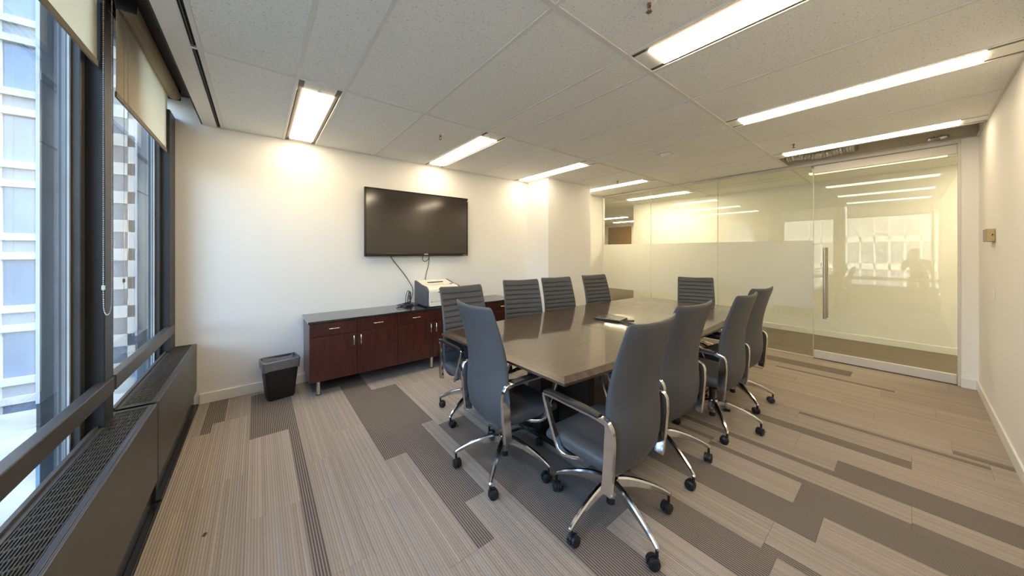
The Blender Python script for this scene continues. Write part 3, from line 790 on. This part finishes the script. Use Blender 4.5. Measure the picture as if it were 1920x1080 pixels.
# ------------------------------------------------------------------ printer
ZT = .767
t = empty('printer', (1.66, 3.775, ZT), 0, 'cream desktop printer with grey side on the credenza', 'printer')
PWd, PDp = .475, .42
def prof(n=10):
    # side profile (y, z): front face rounded at the top, top rises to the back
    p = [(.02, .012), (.0, .035), (.0, .20)]
    for i in range(1, n): a = PI / 2 * i / n; p.append((.075 - .075 * math.cos(a), .20 + .06 * math.sin(a)))
    p += [(.085, .262), (.20, .275), (.30, .298), (PDp - .02, .318), (PDp, .305), (PDp, .012)]
    return p
pf_ = prof()
b = MB().loft([[(x, y, z) for y, z in pf_] for x in (.022, PWd - .022)])
b.build('body', MT['cream'], t, True, bevel=.004)
def side(x0, x1):
    g = [(y, z + .002) for y, z in pf_]
    return MB().loft([[(x0, y, z) for y, z in g], [(x1, y, z) for y, z in g]]).build('side_panel', MT['pgrey'], t, True, bevel=.006)
side(.0, .0215); side(PWd - .0215, PWd)
box('front_door', .035, PWd - .035, -.004, .004, .062, .20, MT['cream'], t, .003)
box('paper_drawer', .035, PWd - .035, -.005, .006, .012, .056, MT['cream'], t, .003)
box('drawer_grip', .20, .275, -.008, -.002, .004, .018, MT['pdark'], t, .002)
o = box('output_slot', .12, .34, .25, .275, .293, .297, MT['pdark'], t); o.rotation_euler = (R(11), 0, 0)
o = box('output_tray', .09, .37, .10, .25, .270, .277, MT['cream'], t, .003); o.rotation_euler = (R(7), 0, 0)
o = box('tray_flap', .16, .30, .13, .20, .281, .285, MT['cream'], t, .002); o.rotation_euler = (R(7), 0, 0)
o = box('control_panel', .375, .45, .05, .22, .263, .270, MT['cream'], t, .003); o.rotation_euler = (R(6), 0, 0)
o = box('display', .385, .425, .13, .165, .272, .275, MT['pdark'], t); o.rotation_euler = (R(6), 0, 0)
MB().cyl((.435, .06, .264), (.435, .06, .270), .006, n=10).build('cancel_button', MT['red'], t)
MB().cyl((.17, .0055, .228), (.17, .001, .232), .011, n=16).build('emblem', MT['mark'], t)
box('door_grip', .145, .225, -.0055, -.002, .182, .196, MT['pdark'], t, .002)
box('model_label', .048, .062, -.0052, -.0035, .068, .075, MT['blue'], t)
box('model_label', .063, .072, -.0052, -.0035, .068, .075, MT['yellow'], t)
b = MB()
for x in (.04, PWd - .04):
    for y in (.05, PDp - .05): b.cyl((x, y, 0), (x, y, .014), .016, n=10)
b.build('foot', MT['black'], t)
# tangle of cables beside the printer
tg = empty('cable_tangle', (1.51, 4.10, ZT), 0, 'tangled heap of black cables on the credenza left of the printer', 'cables')
rr = random.Random(5)
for k in range(7):
    pts = []; n = 11
    cxk, cyk = rr.uniform(-.03, .05), rr.uniform(-.05, .05); ra = rr.uniform(.035, .075)
    up = k >= 4
    for i in range(n):
        a = 2 * PI * i / (n - 2) + k
        if up: pts.append((.035 + cxk * .4 + ra * .45 * math.cos(a) , cyk * .5 + .02 * math.sin(a * 1.3), .10 + (.05 + ra * .7) * math.sin(a)))
        else: pts.append((cxk + ra * 1.25 * math.cos(a), cyk + ra * math.sin(a), .008 + .007 * k + .006 * math.sin(a * 2)))
    pts = [(x, y, max(z, .006)) for x, y, z in pts]
    MB().tube(smooth_path(pts, 5), .0045, 6).build('cable_coil', MT['cable'] if k != 2 else MT['cableblue'], tg, True)
box('power_adapter', -.03, .05, -.10, -.055, 0, .03, MT['black'], tg, .006)
MB().tube(smooth_path([(-.09, .02, .006), (-.11, -.03, .006), (-.07, -.06, .008), (-.02, -.05, .012), (.05, -.02, .008)], 6), .0042, 6).build('loose_end', MT['cable'], tg, True)

# ------------------------------------------------------------------ waste bin
t = empty('waste_bin', (.178, 4.02, 0), R(9), 'black plastic waste bin with grey liner beside the credenza', 'waste bin')
def rrect(hx, hy, r, z, n=5):
    out = []
    for cx_, cy_, a0 in ((hx - r, hy - r, 0), (-hx + r, hy - r, 90), (-hx + r, -hy + r, 180), (hx - r, -hy + r, 270)):
        for i in range(n + 1):
            a = R(a0 + 90 * i / n); out.append((cx_ + r * math.cos(a), cy_ + r * math.sin(a), z))
    return out
rings = [rrect(.108, .085, .03, 0), rrect(.112, .089, .03, .012), rrect(.146, .112, .034, .362), rrect(.152, .118, .036, .366), rrect(.152, .118, .036, .384),
         rrect(.144, .110, .032, .384), rrect(.140, .106, .03, .36), rrect(.106, .084, .028, .012)]
MB().loft(rings).build('bin_body', MT['bin'], t, True)
rb = random.Random(3)
def wav(ring, amp, dz): return [(x * (1 + rb.uniform(-amp, amp)), y * (1 + rb.uniform(-amp, amp)), z + rb.uniform(-dz, dz)) for x, y, z in ring]
lin = [wav(rrect(.150, .117, .036, .292), .012, .012), wav(rrect(.153, .120, .036, .315), .022, .006), wav(rrect(.156, .122, .038, .345), .012, .004),
       wav(rrect(.158, .124, .038, .386), .006, .002), wav(rrect(.148, .114, .034, .392), .01, .003), wav(rrect(.134, .10, .03, .35), .06, .02),
       wav(rrect(.105, .075, .03, .27), .15, .03), wav(rrect(.07, .05, .02, .21), .25, .02)]
MB().loft(lin, caps=False).build('bin_liner', MT['bag'], t, True)

# ------------------------------------------------------------------ conference table
TC = Vector((3.055, 1.93, 0)); TL, WE, WM = 3.53, .705, .815
t = empty('conference_table', TC, R(1.5), 'long dark brown wood conference table with bulging sides', 'table')
def hw(x): u = x / (TL / 2); return WE + (WM - WE) * (1 - abs(u) ** 2.0)
BV = .047
def section(x0, x1, end0, end1, top=True):
    xs = [x0 + (x1 - x0) * i / 10 for i in range(11)]
    if end0: xs = [x0, x0 + BV] + xs[1:]
    if end1: xs = xs[:-1] + [x1 - BV, x1]
    rings = []
    for x in xs:
        w = hw(x); edge = (end0 and abs(x - x0) < 1e-6) or (end1 and abs(x - x1) < 1e-6)
        zt = .748 if edge else .766; inn = 0.0005 if edge else BV
        rings.append([(x, -w, .733), (x, -w, .748), (x, -w + inn, zt), (x, w - inn, zt), (x, w, .748), (x, w, .733)])
    me = MB().loft(rings)
    o = me.build('tabletop', MT['table'], t)
    o.data.materials.append(MT['edge'])
    for p in o.data.polygons:
        if not (p.normal.z > .98 or p.normal.z < -.98): p.material_index = 1
    return o
h3 = TL / 6
section(-TL / 2, -h3 - .0014, True, False); section(-h3 + .0014, h3 - .0014, False, False); section(h3 + .0014, TL / 2, False, True)
ub = MB(); ub.box(-TL / 2 + .25, TL / 2 - .25, -.45, .45, .70, .7325)
ub.build('subframe', MT['pedestal'], t)
for x in (-1.02, 1.02):
    pd = MB(); pd.box(x - .26, x + .26, -.045, .045, .03, .70); pd.box(x - .045, x + .045, -.34, .34, .03, .70); pd.box(x - .30, x + .30, -.38, .38, 0.0, .035)
    pd.build('pedestal', MT['pedestal'], t, bevel=.004)
box('modesty_beam', -.76, .76, -.02, .02, .40, .68, MT['pedestal'], t)

# closed laptop-like device with lead on the table
d = empty('tablet_device', (2.885, 1.955, .766), R(-80), 'slim black device with glossy lid lying on the table', 'tablet')
box('case', -.135, .135, -.105, .105, .0, .018, MT['device'], d, .004)
box('lid', -.131, .131, -.101, .101, .018, .022, MT['devtop'], d, .002)
box('hinge', -.13, .13, -.112, -.100, .002, .020, MT['device'], d, .004)
box('badge', .02, .045, -.075, -.06, .022, .0228, MT['red'], d)
cable([(2.82, 1.825, .772), (2.83, 1.80, .775), (2.86, 1.75, .772), (2.85, 1.69, .771), (2.83, 1.63, .771), (2.79, 1.615, .771), (2.775, 1.64, .771), (2.79, 1.70, .772), (2.81, 1.77, .774), (2.86, 1.80, .776), (2.95, 1.775, .772), (3.0, 1.76, .771)], .005, 'device_lead', 'short looped black lead beside the device on the table', n=6)

# ------------------------------------------------------------------ chairs
def build_chair():
    t = empty('conference_chair')
    # ---- seat cushion
    rings = []
    rows = [(-.165, .400, .018, .19), (-.16, .42, .036, .225), (-.13, .427, .045, .242), (-.05, .425, .048, .248), (.10, .427, .048, .250), (.19, .428, .047, .250),
            (.235, .424, .045, .248), (.262, .416, .040, .243), (.278, .406, .028, .233), (.284, .398, .010, .22)]
    N_ = 28
    for y, zc, ht, hw_ in rows:
        ring = []
        for k in range(N_):
            a = 2 * PI * k / N_; c_, s_ = math.cos(a), math.sin(a)
            x = hw_ * math.copysign(abs(c_) ** .35, c_); z = zc + ht * math.copysign(abs(s_) ** .55, s_)
            if s_ > 0: z -= .008 * (1 - (x / hw_) ** 2)
            ring.append((x, y, z))
        rings.append(ring)
    s = MB().loft(rings).build('seat', MT['leather'], t, True)
    # ---- back: outer shell and ribbed front pad
    kw = [(.325, .15), (.333, .185), (.36, .216), (.42, .235), (.50, .242), (.62, .243), (.78, .240), (.95, .236), (1.06, .234), (1.10, .233), (1.118, .229), (1.128, .220)]
    ky = [(.325, -.115), (.36, -.145), (.42, -.168), (.50, -.182), (.60, -.182), (.70, -.176), (.80, -.186), (.90, -.208), (1.0, -.238), (1.128, -.285)]
    kt = [(.325, .020), (.35, .036), (.42, .052), (.55, .062), (.70, .062), (.85, .054), (1.0, .044), (1.09, .038), (1.118, .030), (1.128, .014)]
    def ring(z, grow=0., front=None, rib=0.):
        w = catmull(kw, z) + grow; yc = catmull(ky, z); th = catmull(kt, z) / 2 + grow; out = []
        for k in range(36):
            a = 2 * PI * k / 36; c_, s_ = math.cos(a), math.sin(a)
            x = w * math.copysign(abs(c_) ** .42, c_); y = th * math.copysign(abs(s_) ** .8, s_)
            u = x / .24
            curve = .034 * u * u
            zz = z + (.012 * u * u * (max(0, z - 1.0) / .128))
            if rib and s_ > .15 and abs(x) < w - .02: y -= rib
            out.append((x, yc + y + curve, zz))
        return out
    zs = [.325, .33, .34, .36, .385, .41, .44, .48, .52]
    z = .52
    rib_p = .0525
    while z < 1.122:
        z += .0075; zs.append(min(z, 1.122))
    zs += [1.126, 1.128]
    rs = []
    for z in zs:
        ph = ((1.118 - z) / rib_p) % 1.0
        d = min(ph, 1 - ph)
        rib = .0085 * max(0, 1 - d / .16) ** 1.0 + .004 * (2 * abs(ph - .5)) ** 2 if .50 < z < 1.10 else 0
        rs.append(ring(z, 0, None, rib))
    MB().loft(rs).build('backrest', MT['leather'], t, True)
    # ---- arms
    for sx in (-1, 1):
        X = sx * .266
        path = smooth_path([(X - sx * .012, -.150, .318), (X - sx * .010, -.160, .40), (X - sx * .008, -.168, .50), (X - sx * .004, -.174, .60), (X, -.171, .645), (X, -.145, .664), (X, -.06, .668), (X, .06, .668), (X, .20, .668), (X, .246, .664), (X, .252, .645), (X, .215, .55), (X, .165, .44), (X, .135, .395), (X - sx * .02, .09, .375), (X - sx * .08, .04, .368)], 5)
        n = len(path); sizes = []
        for i in range(n):
            u = i / (n - 1)
            if u < .30: sizes.append((.013, .028 - .012 * max(0, (u - .18) / .12) if u > .18 else .028))
            elif u < .36: sizes.append((.013 + .004 * (u - .30) / .06, .014))
            elif u < .60: sizes.append((.017, .009))
            else: sizes.append((.016, .010))
        fr = MB().sweep(path, sizes, (1, 0, 0)).build('arm_frame', MT['chrome'], t, True)
        pad = smooth_path([(X, -.12, .676), (X, -.05, .682), (X, .08, .682), (X, .19, .682), (X, .248, .674)], 5)
        MB().sweep(pad, [(.019 + .005 * math.sin(PI * i / (len(pad) - 1)), .010) for i in range(len(pad))], (1, 0, 0), .6).build('arm_pad', MT['black'], fr, True)
    # ---- mechanism and gas lift
    m = MB(); m.box(-.09, .09, -.12, .12, .345, .378); m.box(-.05, .05, -.09, .06, .31, .348)
    m.build('mechanism', MT['black'], t, bevel=.006)
    MB().tube([(.08, .02, .345), (.16, .02, .342), (.225, .03, .338)], [.006, .006, .010], 8).build('lever', MT['black'], t, True)
    g = MB(); g.cyl((0, 0, .06), (0, 0, .315), .024, n=16)
    g.build('gas_lift', MT['black'], t, True)
    # ---- base
    h = MB().loft([[(r * math.cos(2 * PI * a / 20), r * math.sin(2 * PI * a / 20), z) for a in range(20)] for r, z in ((.026, .095), (.030, .10), (.042, .15), (.046, .195), (.040, .207), (.0, .208))])
    h.build('base_hub', MT['chrome'], t, True)
    pts = [(.03, 0, .178), (.09, 0, .176), (.15, 0, .166), (.22, 0, .147), (.29, 0, .120), (.335, 0, .096), (.345, 0, .086)]
    sz = [(.016, .030), (.016, .028), (.015, .024), (.0135, .019), (.012, .014), (.010, .010), (.007, .006)]
    lp = smooth_path(pts, 3); ls = []
    for i in range(len(lp)):
        k = min(i / 3, len(sz) - 1); a = int(k); b_ = min(a + 1, len(sz) - 1); f_ = k - a
        ls.append((sz[a][0] * (1 - f_) + sz[b_][0] * f_, sz[a][1] * (1 - f_) + sz[b_][1] * f_))
    legm = None
    cast = MB()
    cast.cyl((0, 0, .055), (0, 0, .088), .008, n=10)
    for s_ in (-1, 1):
        prof_ = [(.012, .001), (.024, .001), (.0285, .004), (.0285, .017), (.024, .021), (.0, .022)]
        cast.loft([[(-.018 + r * math.cos(2 * PI * a / 18), s_ * x + s_ * .003, .0285 + r * math.sin(2 * PI * a / 18)) for a in range(18)] for r, x in prof_])
    hood = []
    for yy in (-.004, .004):
        hood.append([(-.018 + r * math.cos(a), yy, .0285 + r * math.sin(a)) for r, a in [(.031, R(q)) for q in range(-20, 201, 20)] + [(.02, R(200)), (.02, R(-20))]])
    cast.loft(hood)
    for k in range(5):
        if legm is None:
            o = MB().sweep(lp, ls, (0, 1, 0), .5).build('base_leg', MT['chrome'], t, True); legm = o.data
            co = cast.build('caster', MT['castor'], o, True, loc=(.335, 0, 0)); cm = co.data
        else:
            o = bpy.data.objects.new('base_leg', legm); COL.objects.link(o); o.parent = t
            co = bpy.data.objects.new('caster', cm); COL.objects.link(co); co.parent = o; co.location = (.335, 0, 0)
        o.rotation_euler = (0, 0, 2 * PI * k / 5)
    return t
chairs = [
 (1.345, 1.765, -93, 2, .0, 'high-back grey leather chair at the near table end, plain back to the window'),
 (1.57, 2.525, 179, 58, .0, 'grey chair with ribbed back in front of the printer'),
 (2.41, 2.70, 163, 20, .0, 'grey chair with ribbed back hiding the right end of the credenza'),
 (3.03, 2.68, 168, 41, .0, 'grey chair with ribbed back in front of the column left edge'),
 (3.82, 2.66, 171, 8, .0, 'grey chair with ribbed back nearest the frosted glass on the column side'),
 (4.89, 1.90, 116, 30, -.045, 'grey chair with ribbed back at the far end of the table before the frosted glass'),
 (1.555, 1.055, 0, 36, .0, 'nearest grey leather chair, plain back to the camera and whole armrest loop in view'),
 (2.255, 1.13, -4, 26, .0, 'plain-backed grey chair directly behind the nearest chair'),
 (3.07, 1.07, -1, 0, .0, 'plain-backed grey chair third from the camera on the door side'),
 (3.74, 1.12, -7, 14, .0, 'plain-backed grey chair farthest along the door side of the table'),
]
proto = build_chair()
rc = random.Random(2)
for i, (x, y, rot, ph, dz, lab) in enumerate(chairs):
    c = copy_tree(proto) if i < len(chairs) - 1 else proto
    c.location = (x, y, 0); c.rotation_euler = (0, 0, R(rot))
    tag(c, lab, 'chair', 'chairs around the conference table')
    k = 0
    for ch in c.children:
        nm = ch.name.split('.')[0]
        if nm == 'base_leg':
            ch.rotation_euler = (0, 0, R(ph - rot + 72 * k)); k += 1
            for cc in ch.children: cc.rotation_euler = (0, 0, rc.uniform(-1.2, 1.2))
        elif nm not in ('base_hub', 'gas_lift') and dz:
            ch.location = (0, 0, dz)

# ------------------------------------------------------------------ the photographer, seen only mirrored in the glass door
def skin_body(verts, edges, name, mats, pick, parent):
    me = bpy.data.meshes.new(name + '_rig'); me.from_pydata([v[0] for v in verts], edges, []); me.update()
    o = bpy.data.objects.new(name + '_rig', me); COL.objects.link(o)
    sk = o.modifiers.new('skin', 'SKIN'); sk.branch_smoothing = .4
    lay = me.skin_vertices[0].data if me.skin_vertices else None
    if lay is None:
        import bmesh
        bm = bmesh.new(); bm.from_mesh(me); bm.verts.layers.skin.verify(); bm.to_mesh(me); bm.free(); lay = me.skin_vertices[0].data
    for k, v in enumerate(verts): lay[k].radius = v[1]
    lay[0].use_root = True
    o.modifiers.new('sub', 'SUBSURF').levels = 2
    dg = bpy.context.evaluated_depsgraph_get(); dg.update()
    m2 = bpy.data.meshes.new_from_object(o.evaluated_get(dg)); m2.name = name
    bpy.data.objects.remove(o)
    m2.materials.clear()
    for m in mats: m2.materials.append(m)
    for p in m2.polygons: p.use_smooth = True; p.material_index = pick(p.center)
    b = bpy.data.objects.new(name, m2); COL.objects.link(b); b.parent = parent
    return b
pr = empty('person', (-.265, -.105, 0), R(-68), 'person in dark clothes stooping behind the camera, mirrored faintly in the glass door', 'person')
V = [((0, -.06, .86), (.155, .115)), ((0, -.05, 1.0), (.140, .105)), ((0, .0, 1.14), (.165, .115)), ((0, .04, 1.24), (.13, .09)), ((0, .075, 1.30), (.058, .058)), ((0, .10, 1.36), (.055, .055)),
     ((.175, .02, 1.235), (.062, .062)), ((.235, .01, 1.02), (.046, .046)), ((.10, .13, 1.20), (.034, .034)), ((.065, .17, 1.30), (.028, .022)),
     ((-.175, .02, 1.235), (.062, .062)), ((-.235, .01, 1.02), (.046, .046)), ((-.10, .13, 1.20), (.034, .034)), ((-.065, .17, 1.30), (.028, .022)),
     ((.095, -.05, .78), (.095, .095)), ((.11, .03, .45), (.062, .062)), ((.115, -.06, .10), (.040, .040)), ((.125, .10, .04), (.042, .036)),
     ((-.095, -.05, .78), (.095, .095)), ((-.11, .03, .45), (.062, .062)), ((-.115, -.06, .10), (.040, .040)), ((-.125, .10, .04), (.042, .036))]
Ed = [(0, 1), (1, 2), (2, 3), (3, 4), (4, 5), (3, 6), (6, 7), (7, 8), (8, 9), (3, 10), (10, 11), (11, 12), (12, 13), (0, 14), (14, 15), (15, 16), (16, 17), (0, 18), (18, 19), (19, 20), (20, 21)]
MT['trousers'] = pbr('dark_trousers', (.028, .030, .036), .85, var=.12, bump=.2)
def pickb(c):
    if c.z > 1.315 or (c.y > .10 and abs(c.x) < .16 and c.z > 1.12): return 2
    if c.z < .075: return 3
    return 1 if c.z < .88 else 0
skin_body(V, Ed, 'body', [MT['shirt'], MT['trousers'], MT['skin'], MT['black']], pickb, pr)
def head_ring(z, rx, ry, cy, n=20): return [(rx * math.sin(2 * PI * k / n), cy + ry * math.cos(2 * PI * k / n), z) for k in range(n)]
hrows = [(-.112, .018, .020, .055), (-.105, .038, .040, .045), (-.085, .052, .062, .028), (-.05, .064, .078, .014), (0, .073, .092, .004), (.04, .076, .097, -.002), (.08, .068, .088, -.004), (.105, .048, .062, -.004), (.118, .018, .022, -.004)]
hd_ = MB().loft([head_ring(z, a, b, c) for z, a, b, c in hrows])
hd_.loft([[(-.007, .088, .02), (.007, .088, .02), (.0, .094, .02)], [(-.016, .086, -.022), (.016, .086, -.022), (.0, .116, -.018)], [(-.010, .084, -.030), (.010, .084, -.030), (0, .098, -.030)]])
for q in (-1, 1): hd_.loft([[(q * .072, -.012 + r * .5 * math.cos(a * PI / 5), -.003 + r * math.sin(a * PI / 5)) for a in range(10)] for r in (.030,)] + [[(q * .086, -.018 + .02 * math.cos(a * PI / 5), -.001 + .034 * math.sin(a * PI / 5)) for a in range(10)]])
hobj = hd_.build('head', MT['skin'], pr, True, loc=(0, .12, 1.43), rot=(R(-6), 0, 0))
for q in (-1, 1):
    MB().loft([[(q * .031 + r * math.cos(a * PI / 6), .0865 + d, .006 + r * .55 * math.sin(a * PI / 6)) for a in range(12)] for r, d in ((.015, -.006), (.011, .002), (.003, .004))]).build('eye', MT['hair'], hobj, True)
MB().loft([[(x, .078 + .006 * (1 - (x / .024) ** 2), -.055 + h_) for x in (-.024, -.012, 0, .012, .024)] + [(x, .07, -.055 + h_) for x in (.024, -.024)] for h_ in (-.004, .004)]).build('mouth', MT['mark'], hobj)
MB().loft([head_ring(z, a, b, c) for z, a, b, c in ((.0, .079, .072, -.034), (.05, .082, .093, -.014), (.09, .074, .092, -.007), (.114, .052, .066, -.006), (.128, .018, .022, -.006))]).build('hair', MT['hair'], hobj, True)
for q in (-1, 1):
    hm = MB(); base = Vector((q * .062, .172, 1.31))
    hm.loft([[base + Vector((q * a, b, -.02)) for a, b in ((-.02, -.03), (.02, -.03), (.024, .03), (-.024, .03))], [base + Vector((q * a, b, .05)) for a, b in ((-.012, -.04), (.016, -.04), (.02, .04), (-.014, .04))]])
    for k, ln in enumerate((.062, .072, .068, .052)):
        f0 = base + Vector((0, -.033 + .022 * k, .045))
        hm.tube([f0, f0 + Vector((-q * .008, .002, ln * .5)), f0 + Vector((-q * .028, .004, ln * .8)), f0 + Vector((-q * .045, .004, ln * .78))], [.0095, .009, .008, .006], 8)
    f0 = base + Vector((-q * .01, -.035, .0)); hm.tube([f0, f0 + Vector((-q * .022, -.02, .025)), f0 + Vector((-q * .036, -.018, .05))], [.012, .010, .007], 8)
    hm.build('hand', MT['skin'], pr, True)

# ------------------------------------------------------------------ outside: street and office buildings
struct(box('street', -90, 60, -70, 110, -14.4, -14, MT['street']))
struct(box('exterior_podium', -13.0, -1.6, 2.0, 26.0, -14, -6.0, MT['street']))
for k in range(5):
    p = []
    for i in range(25):
        a = R(20 + 60 * i / 24); r = 9.0 + 1.7 * k
        p.append((-14.5 + r * math.cos(a), -.5 + r * math.sin(a) * .95, -5.94))
    tag(MB().sweep(p, (.22, .06), (0, 0, 1)).build('podium_curb', MT['curb']), 'pale curved curb on the podium roof below the window, %s' % ('innermost', 'second from inside', 'middle', 'second from outside', 'outermost')[k], 'curb', 'curved curbs on the podium roof')
def tower(name, label, x0, x1, yf, depth, z0, z1, fl_h, style):
    """office tower whose lit front faces -Y, from x0 to x1 at y = yf"""
    t = empty(name, ((x0 + x1) / 2, yf, z0), 0, label, 'building', 'office towers across the street'); c = t.location
    def bx(n_, a, b, d, e, f, g, m):
        o = box(n_, a, b, d, e, f, g, m, t); o.location -= c; return o
    bx('core', x0 + .1, x1 - .1, yf + .35, yf + depth, z0, z1, MT['facgrey'])
    z = z0; i = 0
    while z + fl_h < z1:
        if style == 'bands':
            bx('ledge', x0, x1, yf - .08, yf + .5, z, z + .36, MT['facade'])
            bx('ledge', x0, x1, yf - .08, yf + .5, z + .95, z + 1.31, MT['facade'])
            bx('spandrel', x0, x1, yf + .1, yf + .4, z + .36, z + .95, MT['facgrey'])
            bx('window_band', x0, x1, yf + .15, yf + .36, z + 1.31, z + fl_h, MT['facglass'])
        elif style == 'thin':
            bx('ledge', x0, x1, yf - .05, yf + .5, z, z + .9, MT['facpale'])
            bx('window_band', x0 + .2, x1 - .2, yf + .2, yf + .4, z + .9, z + fl_h, MT['darkglass'])
        else:
            bx('ledge', x0, x1, yf - .05, yf + .5, z, z + 1.5, MT['facade'])
            g = MB(); n = int((x1 - x0) / 2.2)
            bx('window_band', x0 + .2, x1 - .2, yf + .2, yf + .4, z + 1.5, z + fl_h, MT['darkglass'])
        z += fl_h; i += 1
    mb = MB(); n = int((x1 - x0) / (2.2 if style == 'grid' else 1.5)); w = {'bands': .04, 'thin': .11, 'grid': .55}[style]
    for k in range(n + 1):
        x = x0 + (x1 - x0) * k / n - c.x
        mb.box(x - w, x + w, (0.05 if style == 'bands' else -.05), .38, 0, z1 - z0)
    o = mb.build('mullion', MT['facpale' if style == 'thin' else 'facade'], t); o['kind'] = 'stuff'
    bx('parapet', x0 - .1, x1 + .1, yf - .15, yf + depth, z1, z1 + 1.2, MT['facade'])
    return t
tower('office_tower', 'white banded office tower close to the left window', -48, -8.4, 28.0, 6, -14.0 + .62, 50, 3.62, 'bands')
tower('office_tower', 'white gridded office tower farther off, seen in the far window', -24, 4, 62.0, 18, -14, 60, 3.6, 'grid')
tw = tower('office_tower', 'pale office tower with thin mullions, mirrored in the glass door', -30, 30, 0, 14, -14, 11.5, 4.25, 'thin')
tw.location = (-63, -4, -14); tw.rotation_euler = (0, 0, R(90))
